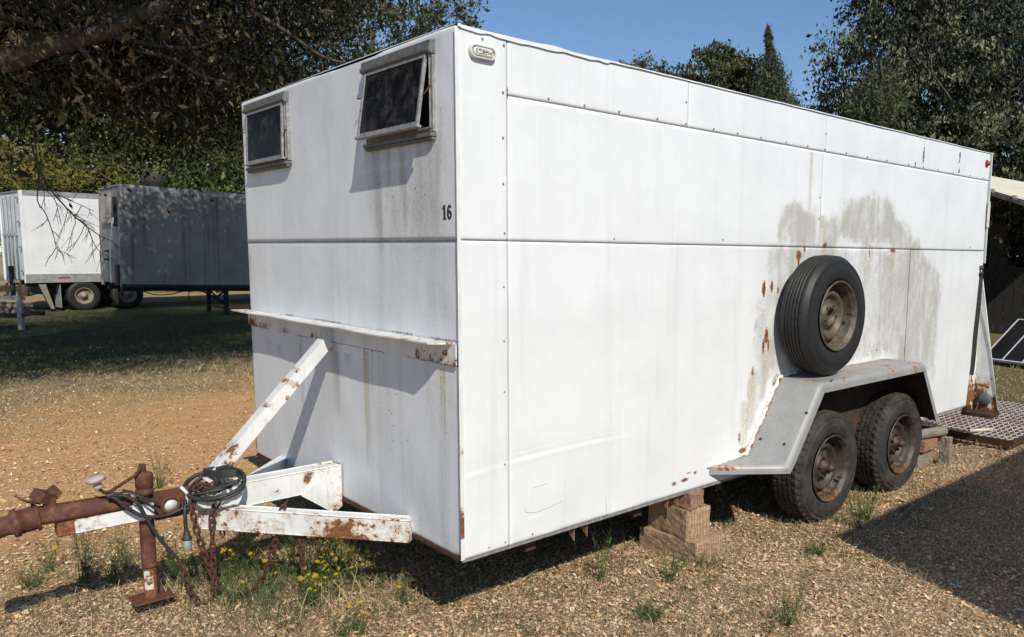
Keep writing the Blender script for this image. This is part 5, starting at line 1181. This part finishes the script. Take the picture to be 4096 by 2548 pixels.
for i, (mt, ls, n, lab, sz) in enumerate(BG):
    lb = [crown_at(*l) for l in ls]; c0 = lb[0][0]
    tree("background_tree", lb, n, sz, mt, lab, (c0[0], c0[1]), 300 + i * 7, clump=.5, per=30, droop=.3, shell=.65, crown_r=(.22, .06), limbs=True, aspect=.5, group="trees along the far side of the yard")
tree("background_hedge", [(tuple(at(-300, 900, 36)), (3.5, 2, 2.0)), (tuple(at(100, 940, 38)), (3.5, 2, 1.6)), (tuple(at(-900, 850, 34)), (4, 2, 2.6)), (tuple(at(600, 960, 44)), (4, 2, 1.3)), (tuple(at(1000, 950, 44)), (4, 2, 1.5))], 16000, .2, 'leaf_mid', "olive hedge seen low between and beyond the semi trailers", (-1., 33.), 390, clump=.7, per=24, shell=.4, limbs=False, cat="hedge")
# right-hand trees
def obj_tree(name, ls, n, sz, mt, lab, seed, clump, **k):
    lb = [crown_at(*l[:4]) + tuple(l[4:]) for l in ls]; c0 = lb[0][0]; return tree(name, lb, n, sz, mt, lab, k.pop('trunk', (c0[0], c0[1])), seed, clump=clump, **k)
obj_tree("broadleaf_tree", [(3640, 60, 17.5, (1.35, 1.4, 1.6)), (3480, 330, 17., (1.0, 1.2, 1.2)), (3420, 480, 17., (.85, 1., .8)), (3880, 60, 17, (1.9, 1.8, 1.9)), (3760, 380, 16.5, (1.4, 1.4, 1.3)), (4050, 300, 16.5, (1.6, 1.6, 1.6)), (3380, 640, 18, (.8, .9, .8)), (3600, 640, 17, (1.3, 1.3, 1.0)), (3850, 650, 16.3, (1.3, 1.2, 1.2)), (4100, 640, 16.3, (1.5, 1.4, 1.4)), (4300, 300, 17, (2.0, 2, 2.4)), (3560, -160, 17.5, (1.2, 1.2, 1.2)), (3850, -300, 17.5, (2.2, 2.2, 2.0))], 140000, .088, 'leaf_right', "large dark grey-green tree towering over the rear end of the box trailer", 500, .25, per=46, droop=1.1, shell=.78, crown_r=(.26, .06), trunk=(17.1, 4.2), aspect=.5)
obj_tree("broadleaf_tree", [(2860, 330, 29, (1.15, 1.2, 1.25)), (2730, 370, 29, (.75, .8, .7)), (2960, 450, 29, (1.4, 1.4, 1.2)), (2780, 480, 29, (1.2, 1.2, 1.0)), (2870, 235, 29, (.55, .55, .5)), (2985, 330, 28.5, (.75, .7, .8)), (2930, 290, 29, (.7, .7, .7)), (3080, 430, 28.5, (.85, .7, .7)), (3170, 480, 28.5, (.8, .7, .6)), (3080, 540, 28.5, (1.3, 1.3, 1.0)), (3230, 580, 28, (1.1, 1.1, .7))], 34000, .15, 'leaf_mid', "rounded olive-green tree showing above the middle of the trailer roof", 520, .27, per=36, droop=.7, shell=.8)
obj_tree("broadleaf_tree", [(2580, 285, 60, (1.6, 1.5, .9)), (2640, 300, 60, (1.4, 1.4, .9)), (2480, 330, 60, (2.6, 2.6, .9))], 3500, .30, 'leaf_right', "faint far-off tree top just clearing the trailer roof beside the olive one", 530, .5, per=20)
# cedar with a thin leaning tip
def cedar():
    rs = np.random.default_rng(540); base = at(3110, 560, 27); tip = at(3072, 128, 27); P = []; T = []
    for k in range(900):
        h = rs.random() ** .8; c = base + (tip - base) * h; rad = (1.9 * max(0, .80 - h) + .14 * (1 - h) + .03) * rs.random() ** .5; a = rs.random() * 6.283
        if h > .78: rad *= .5 + 1.6 * (math.sin(h * 48) > .1)
        p = c + np.array([math.cos(a) * rad, math.sin(a) * rad, -.12 * rad + rs.normal() * .05]); m_ = 14
        P.append(p + rs.normal(size=(m_, 3)) * ([.045, .045, .06] if h > .76 else [.10, .10, .10])); T += [rs.random()] * m_
    P = np.concatenate(P); b0 = (base[0], base[1], float(ground_z(base[0], base[1]))); root = empty("cedar_tree", b0, label="slender cedar with a thin leaning tip between the olive tree and the dark tree", cat="tree")
    leaf_cloud("crown", P, .13, M['leaf_cedar'], root, -.5, .22, 541, np.array(T)); mb = MB(); limb(mb, b0, tip, .15, .012, 542, .02, 14); mb.build("trunk", M['bark'], root)
cedar()
obj_tree("understory_tree", [(3650, 1000, 21, (1.8, 1.6, 1.7)), (3980, 980, 20, (2.0, 1.8, 1.9)), (4200, 1060, 18, (2., 2, 1.8)), (4080, 860, 21, (2.2, 2, 1.6)), (4060, 1130, 18, (1.2, 1.2, 1.0))], 26000, .15, 'leaf_right', "shaded leafy tree growing behind the carport", 560, .5, per=24, droop=.5, shell=.5, trunk=(16.4, 2.2))
# yellow-green sprig in front of the dark tree
obj_tree("juniper", [(3520, 410, 15.2, (.42, .42, .5)), (3450, 440, 15.2, (.25, .25, .3)), (3540, 330, 15.2, (.2, .2, .35))], 3500, .10, 'leaf_cedar', "small yellow-green juniper in front of the large dark tree, just over the roof edge", 580, .2, per=20, droop=-.3, aspect=.25, cat="shrub")

# ------------------------------------------------------------------ gravel, litter and grass on the ground
M['stone'] = mat_tint("loose_gravel", [(0, (.16, .09, .05)), (.15, (.40, .24, .14)), (.5, (.64, .44, .275)), (.8, (.60, .44, .26)), (.95, (.66, .54, .38)), (.98, (.40, .22, .14)), (1, (.42, .37, .30))], .8)
M['litter'] = mat_tint("dead_leaves", [(0, (.22, .125, .055)), (.4, (.56, .37, .205)), (.8, (.72, .53, .33)), (1, (.76, .64, .47))], .8, .1)
M['grass_dry'] = mat_tint("dry_grass", [(0, (.22, .16, .08)), (.5, (.44, .34, .18)), (1, (.62, .52, .32))], .8, .15)
M['grass_green'] = mat_tint("green_grass", [(0, (.06, .072, .034)), (.45, (.11, .13, .055)), (.75, (.19, .20, .10)), (1, (.36, .32, .19))], .7, .25)
M['weed'] = mat_tint("weed_leaves", [(0, (.045, .07, .02)), (.5, (.10, .145, .045)), (1, (.19, .23, .085))], .7, .25)
M['petal'] = mat_tint("yellow_petals", [(0, (.50, .30, .01)), (1, (.74, .54, .03))], .6, .2)
fh = np.array([FW[0], FW[1]]) / np.hypot(FW[0], FW[1]); rh = np.array([RT[0], RT[1]]) / np.hypot(RT[0], RT[1])
def scatter(n, d0, d1, rs, power=1., margin=.12):
    """ground positions within the photo's field of view plus a margin, denser towards the lens"""
    u = rs.random(n); d = (d0 ** power + u * (d1 ** power - d0 ** power)) ** (1 / power)
    lat = (rs.uniform(-.77 - margin, .54 + margin, n)) * d
    p = CAM[:2] + d[:, None] * fh + lat[:, None] * rh; return p[:, 0], p[:, 1]
ico = np.array([(1, 0, 0), (-1, 0, 0), (0, 1, 0), (0, -1, 0), (0, 0, 1), (0, 0, -1)], float)
icf = np.array([(0, 2, 4), (2, 1, 4), (1, 3, 4), (3, 0, 4), (2, 0, 5), (1, 2, 5), (3, 1, 5), (0, 3, 5)])
def stones(name, x, y, size, rs, mat, kind="stuff"):
    n = len(x); J_ = ico[None] * (1 + .22 * rs.normal(size=(n, 6, 1))) + .22 * rs.normal(size=(n, 6, 3)); sc = size[:, None, None] * np.stack([rs.uniform(.8, 1.5, n), rs.uniform(.6, 1., n), rs.uniform(.35, .7, n)], 1)[:, None, :]
    V = J_ * sc; a = rs.random(n) * 6.283; ca, sa = np.cos(a)[:, None], np.sin(a)[:, None]; vx = V[:, :, 0] * ca - V[:, :, 1] * sa; vy = V[:, :, 0] * sa + V[:, :, 1] * ca
    z = ground_z(x, y) + size * .18; V = np.stack([vx + x[:, None], vy + y[:, None], V[:, :, 2] + z[:, None]], -1).reshape(-1, 3)
    F = (icf[None] + (np.arange(n) * 6)[:, None, None]).reshape(-1, 3); col = np.repeat(np.stack([rs.random(n), rs.random(n), rs.random(n)], 1), 6, 0)
    o = np_mesh(name, V, F, mat, None, col); return tag(o, "loose tan and brown gravel scattered over the ground", "gravel", kind=kind)
def region_s(x, y): return y - .35 * x + 1.2 * (fbm(x * .8, y * .8, 900, 3) - .5) * 2
rs = np.random.default_rng(900)
x, y = scatter(190000, 1.55, 6.3, rs, .9); s_ = region_s(x, y)
keep = (rs.random(len(x)) < np.where(s_ < 1.8, 1, np.where(s_ < 5.5, .42, .2))) & (rs.random(len(x)) < .55 + .8 * (fbm(x * 2.2, y * 2.2, 902, 3)))
x, y = x[keep], y[keep]; sz = .0026 + .0062 * rs.random(len(x)) ** 2.4; big_ = rs.random(len(x)) < .012; sz[big_] *= 1.9
stones("gravel", x, y, sz, rs, M['stone'])
def chips(name, x, y, size, rs, mat, label, lift=.004):
    n = len(x); a = rs.random(n) * 6.283; d = np.stack([np.cos(a), np.sin(a), rs.normal(0, .28, n)], 1); s2 = np.stack([-np.sin(a), np.cos(a), rs.normal(0, .35, n)], 1)
    L_ = size[:, None]; Wd = L_ * rs.uniform(.2, .6, n)[:, None]; C = np.stack([x, y, ground_z(x, y) + lift + size * .15], 1); cz = np.array([0, 0, 1]) * (size * rs.uniform(-.05, .35, n))[:, None]
    V = np.stack([C - d * L_ * .5 + cz * .3, C - d * L_ * .1 + s2 * Wd * .5 + cz, C + d * L_ * .15 + s2 * Wd * .4, C + d * L_ * .5 + cz * .8, C + d * L_ * .1 - s2 * Wd * .5 + cz * .5, C - d * L_ * .15 - s2 * Wd * .35], 1).reshape(-1, 3)
    F = (np.array([(0, 1, 2, 5), (5, 2, 3, 4)])[None] + (np.arange(n) * 6)[:, None, None]).reshape(-1, 4); col = np.repeat(np.stack([rs.random(n)] * 3, 1), 6, 0)
    return tag(np_mesh(name, V, F, mat, None, col), label, "litter", kind="stuff")
x, y = scatter(80000, 1.6, 12.5, rs, .8); s_ = region_s(x, y)
keep = rs.random(len(x)) < np.where(s_ < 2.2, .75, np.where(s_ < 6.2, .8, np.where(s_ < 9, 1, .3))); x, y = x[keep], y[keep]
chips("leaf_litter", x, y, .007 + .022 * rs.random(len(x)) ** 3 * 1.5, rs, M['litter'], "dead leaves and wood chips littering the ground")
def blades(name, x, y, h, wd, lean, rs, mat, label, tint=None):
    n = len(x); a = rs.random(n) * 6.283; d = np.stack([np.cos(a), np.sin(a), 0 * a], 1); b = rs.random(n) * 6.283; s2 = np.stack([np.cos(b), np.sin(b), 0 * b], 1) * (wd / 2)[:, None]
    z0 = ground_z(x, y) - .004; B = np.stack([x, y, z0], 1); up = np.array([0, 0, 1.]); ln = (lean * rs.uniform(.3, 1.6, n))[:, None] * h[:, None]; H_ = h[:, None] * up
    m1 = B + H_ * .45 + d * ln * .25; m2 = B + H_ * .8 + d * ln * .62; tp = B + H_ * (1 - .35 * lean[:, None].clip(0, 1)) + d * ln
    V = np.stack([B - s2, B + s2, m1 + s2 * .85, m1 - s2 * .85, m2 + s2 * .55, m2 - s2 * .55, tp], 1).reshape(-1, 3)
    b0 = (np.arange(n) * 7)[:, None]; F = np.concatenate([b0 + [0, 1, 2], b0 + [0, 2, 3], b0 + [3, 2, 4], b0 + [3, 4, 5], b0 + [5, 4, 6]])
    t = rs.random(n) if tint is None else np.clip(tint + rs.normal(0, .15, n), 0, 1); col = np.repeat(np.stack([t] * 3, 1), 7, 0)
    return tag(np_mesh(name, V, F, mat, None, col), label, "grass", kind="stuff")
# dry matted grass band between path and shade
x, y = scatter(90000, 6.0, 17.0, rs, .7, .05); s_ = region_s(x, y); keep = (s_ > 5.9 + .9 * rs.normal(size=len(x))) & (s_ < 9.6) & ((x < 3.4) | (x > 5.0)); x, y = x[keep], y[keep]
blades("dry_grass", x, y, .018 + .032 * rs.random(len(x)), .004 + .003 * rs.random(len(x)), 1.9 * np.ones(len(x)), rs, M['grass_dry'], "matted dry straw-coloured grass")
# shaded lawn beyond, thinner with distance
x, y = scatter(70000, 9.5, 27, rs, .6, .03); s_ = region_s(x, y); keep = (s_ > 8.2 + .8 * rs.normal(size=len(x))) & (x < 9); x, y = x[keep], y[keep]
blades("lawn_grass", x, y, .03 + .04 * rs.random(len(x)), .008 + .006 * rs.random(len(x)), .6 * np.ones(len(x)), rs, M['grass_green'], "short green grass in the shade of the oak", tint=.35)
# tufts in the gravel: clustered, finer, grey-green and straw mixed
def tufts(n, per, d0, d1, keepf, h, name, mat, label, tint, rad=.05, lean=.9, wd=.0028, pw=1.1):
    cx, cy = scatter(n, d0, d1, rs, pw); k = keepf(cx, cy); cx, cy = cx[k], cy[k]; m_ = len(cx); r_ = rad * rs.uniform(.3, 1.6, m_)
    xx = (cx[:, None] + rs.normal(size=(m_, per)) * r_[:, None]).ravel(); yy = (cy[:, None] + rs.normal(size=(m_, per)) * r_[:, None]).ravel(); hh = np.repeat(h * rs.uniform(.4, 1.4, m_), per) * rs.uniform(.5, 1.2, m_ * per)
    return blades(name, xx, yy, hh, np.full(len(xx), wd) * rs.uniform(.7, 1.5, len(xx)), np.full(len(xx), lean), rs, mat, label, tint)
patch = lambda a, b: fbm(a * 1.7, b * 1.7, 905, 3)
tufts(1500, 22, 1.6, 6.2, lambda a, b: (patch(a, b) > .45) & (region_s(a, b) < 2.0), .05, "gravel_grass", M['grass_green'], "thin grey-green grass tufts in the gravel", .5, .06)
tufts(3600, 9, 1.6, 6.0, lambda a, b: region_s(a, b) < 2.2, .055, "straw_blades", M['grass_dry'], "dry straw blades lying in the gravel", .6, .07, 1.6, .0022)
tufts(230, 60, 2.6, 4.2, lambda a, b: (a > -.65) & (a < .25) & (b > .35) & (b < 1.45), .10, "hitch_grass", M['grass_green'], "taller green grass under the hitch", .45, .06, .8, .003)
tufts(260, 26, 2.6, 4.4, lambda a, b: (a > -.75) & (a < .25) & (b > .25) & (b < 1.5), .11, "hitch_straw", M['grass_dry'], "tangled dry stalks among the weeds under the hitch", .55, .07, 1.1, .0024)
tufts(140, 44, 2.0, 5.0, lambda a, b: (a > .6) & (a < 1.9) & (b > -.9) & (b < .1) & (patch(a, b) > .45), .085, "block_grass", M['grass_green'], "green grass around the timber blocks", .5, .06, .9)
tufts(220, 34, 4.2, 8.5, lambda a, b: (a > 3.6) & (b < 2.5) & (b > -2.2) & (a > 3.6), .07, "yard_grass", M['grass_dry'], "dry yellow grass beside the ramp", .7, .09, 1.0, .004)
tufts(900, 16, 8.0, 13.0, lambda a, b: (a > 6.0) & (b < 6), .07, "yard_lawn", M['grass_green'], "short yellowing grass around the solar panels", .85, .16, .8, .008)
tufts(70, 26, 8.0, 11.5, lambda a, b: (np.abs(region_s(a, b) - 7.6) < 1.3) & (a < 3.4), .16, "edge_grass", M['grass_green'], "taller grass along the edge of the shade", .75, .09, .9, .004)

# flowering weeds: stems with narrow leaves, and each flower head a part
bmf = MB(); np_ = 9
for k in range(np_):
    a = 2 * math.pi * k / np_; a2 = a + .26; c, s3 = math.cos(a), math.sin(a); bmf.add([(c * .003, s3 * .003, .002), (math.cos(a - .25) * .0085, math.sin(a - .25) * .0085, .0045), (c * .0105, s3 * .0105, .0025), (math.cos(a + .25) * .0085, math.sin(a + .25) * .0085, .0045)], [(0, 1, 2, 3)])
bmf.lathe([(.0, .006), (.0035, .0045), (.0045, .001), (.0, -.002)], (0, 0, 0), (0, 0, 1), 7)
flower_me = None
def weed(x, y, h, nst, spread, nflow, label, seed, group="yellow-flowered weeds round the hitch", leafy=1.):
    global flower_me
    h *= 1.35; nst = int(nst * 1.7); spread *= 1.25; nflow = int(nflow * 2.0 + .5) if nflow > 3 else nflow
    rs_ = np.random.default_rng(seed); z = float(ground_z(x, y)); root = empty("flowering_weed" if nflow else "green_weed", (x, y, z), label=label, cat="weed", group=group)
    mb = MB(); tips = []; LP = []
    for k in range(nst):
        a = rs_.random() * 6.283; r_ = spread * rs_.random() ** .6; hh = h * rs_.uniform(.55, 1.1); e = np.array([x + math.cos(a) * r_, y + math.sin(a) * r_, z + hh])
        Q = limb(mb, (x + rs_.normal() * .012, y + rs_.normal() * .012, z - .005), e, .0014, .0008, seed * 31 + k, .06, 6); tips.append(Q[-1])
        for j in range(3):
            if rs_.random() < .6: q = Q[rs_.integers(3, 6)]; e2 = q + np.array([rs_.normal() * .02, rs_.normal() * .02, .03 + .02 * rs_.random()]); limb(mb, q, e2, .0009, .0006, seed * 57 + k * 3 + j, .05, 4); tips.append(e2)
        m_ = int(24 * leafy); t = rs_.random(m_)[:, None] ** 1.1; i0 = (t * 4.99).astype(int)[:, 0]; LP.append(Q[i0] + (Q[i0 + 1] - Q[i0]) * rs_.random((m_, 1)) + rs_.normal(size=(m_, 3)) * .009)
    st_ = mb.build("stem", M['weed'], root, lambda c: np.full((len(c), 3), .4))
    lf = leaf_cloud("foliage", np.concatenate(LP), .026, M['weed'], root, -.6, .13, seed + 5)
    rs_.shuffle(tips)
    for k in range(min(nflow, len(tips))):
        if flower_me is None:
            o = bmf.build("flower_head", M['petal'], None, lambda c: np.repeat((np.hypot(c[:, 0], c[:, 1]) > .005)[:, None] * .8 + .1, 3, 1)); flower_me = o.data
        else: o = bpy.data.objects.new("flower_head", flower_me); link(o)
        o.parent = root; o.location = Vector(tips[k]) - Vector((x, y, z)) + Vector((0, 0, .002)); sc_ = rs_.uniform(.7, 1.2); o.scale = (sc_, sc_, sc_); o.rotation_euler = (rs_.normal(0, .45) + .25, rs_.normal(0, .45) - .2, rs_.random() * 6)
    return root
WD = [(-.494, 1.111, .13, 6, .07, 6, "weed with a few yellow flowers right behind the hanging chains"), (-.39, 1.10, .13, 6, .07, 6, "yellow-flowered weed between the chain loop and the lone short chain"), (-.53, .90, .08, 4, .06, 1, "small weed with a single yellow flower under the chain loop"),
      (-.257, .99, .16, 8, .08, 9, "tall yellow-flowered weed just behind the lone short chain"), (-.16, .93, .17, 9, .09, 13, "fullest yellow-flowered weed, in the middle of the patch in front of the trailer nose"), (-.258, .80, .13, 7, .08, 8, "yellow-flowered weed at the front left of the flower patch"), (-.27, .70, .10, 7, .07, 9, "low weed with a tight cluster of yellow flowers at the front of the patch"),
      (-.165, .73, .15, 7, .07, 8, "yellow-flowered weed at the front centre of the patch"), (-.06, .76, .13, 6, .07, 6, "yellow-flowered weed at the edge of the trailer's shadow"), (.03, .70, .10, 5, .06, 3, "sparse flowering weed reaching into the trailer's shadow"), (.02, .50, .08, 4, .05, 2, "small flowering weed nearest the shadow's corner"), (-.02, 1.0, .16, 6, .08, 7, "flowering weed closest to the hitch beam end"),
      (-.231, .40, .06, 5, .05, 5, "tiny low cluster of yellow flowers nearest the lens"), (-.42, .86, .10, 5, .06, 2, "weed with two yellow flowers in front of the chain loop"), (-.30, .38, .07, 3, .04, 1, "single yellow flower on bare gravel in the foreground"),
      (-.95, 1.66, .22, 8, .05, 2, "dense upright weed under the coupler with two yellow flowers"), (-.80, 1.72, .14, 5, .05, 2, "upright weed with yellow buds between coupler and jack"), (-1.05, 1.92, .11, 4, .05, 2, "small pale weed with yellow flowers behind the coupler"), (-.66, 1.30, .15, 6, .06, 6, "yellow-flowered weed beside the jack foot"), (-.62, 1.18, .12, 5, .06, 4, "low flowering weed between jack foot and chains")]
for k, (x, y, h, ns, sp, nf_, lab) in enumerate(WD): weed(x, y, h, ns, sp, nf_, lab, 1000 + k)
GW = [(-.28, 3.06, .16, 5, .06, 0, "green weed growing behind the jack head"), (.06, 2.9, .10, 4, .05, 1, "small weed behind the coiled cable"), (2.42, -.34, .13, 9, .12, 4, "bushy green weed against the front tyre"), (2.58, -.30, .16, 7, .08, 1, "seedy brown-tipped weed between the two tyres"), (-.86, 1.52, .08, 5, .05, 1, "small green weed left of the jack foot"),
      (.84, .11, .16, 4, .05, 0, "thin weed standing in the trailer's shadow edge"), (1.06, -.12, .13, 6, .07, 0, "grey-green weed leaning on the timber blocks"), (.72, -.32, .07, 9, .08, 0, "low green clump in the gravel before the timber blocks"), (1.85, -.42, .06, 6, .05, 0, "little green sprig on open gravel before the wheel"), (-1.15, 1.75, .07, 7, .08, 0, "low green clump at the end of the hitch shadow"), (1.1, -.75, .08, 6, .07, 0, "small green clump in the nearest gravel")]
for k, (x, y, h, ns, sp, nf_, lab) in enumerate(GW): weed(x, y, h, ns, sp, nf_, lab, 1100 + k, "green weeds in the gravel")
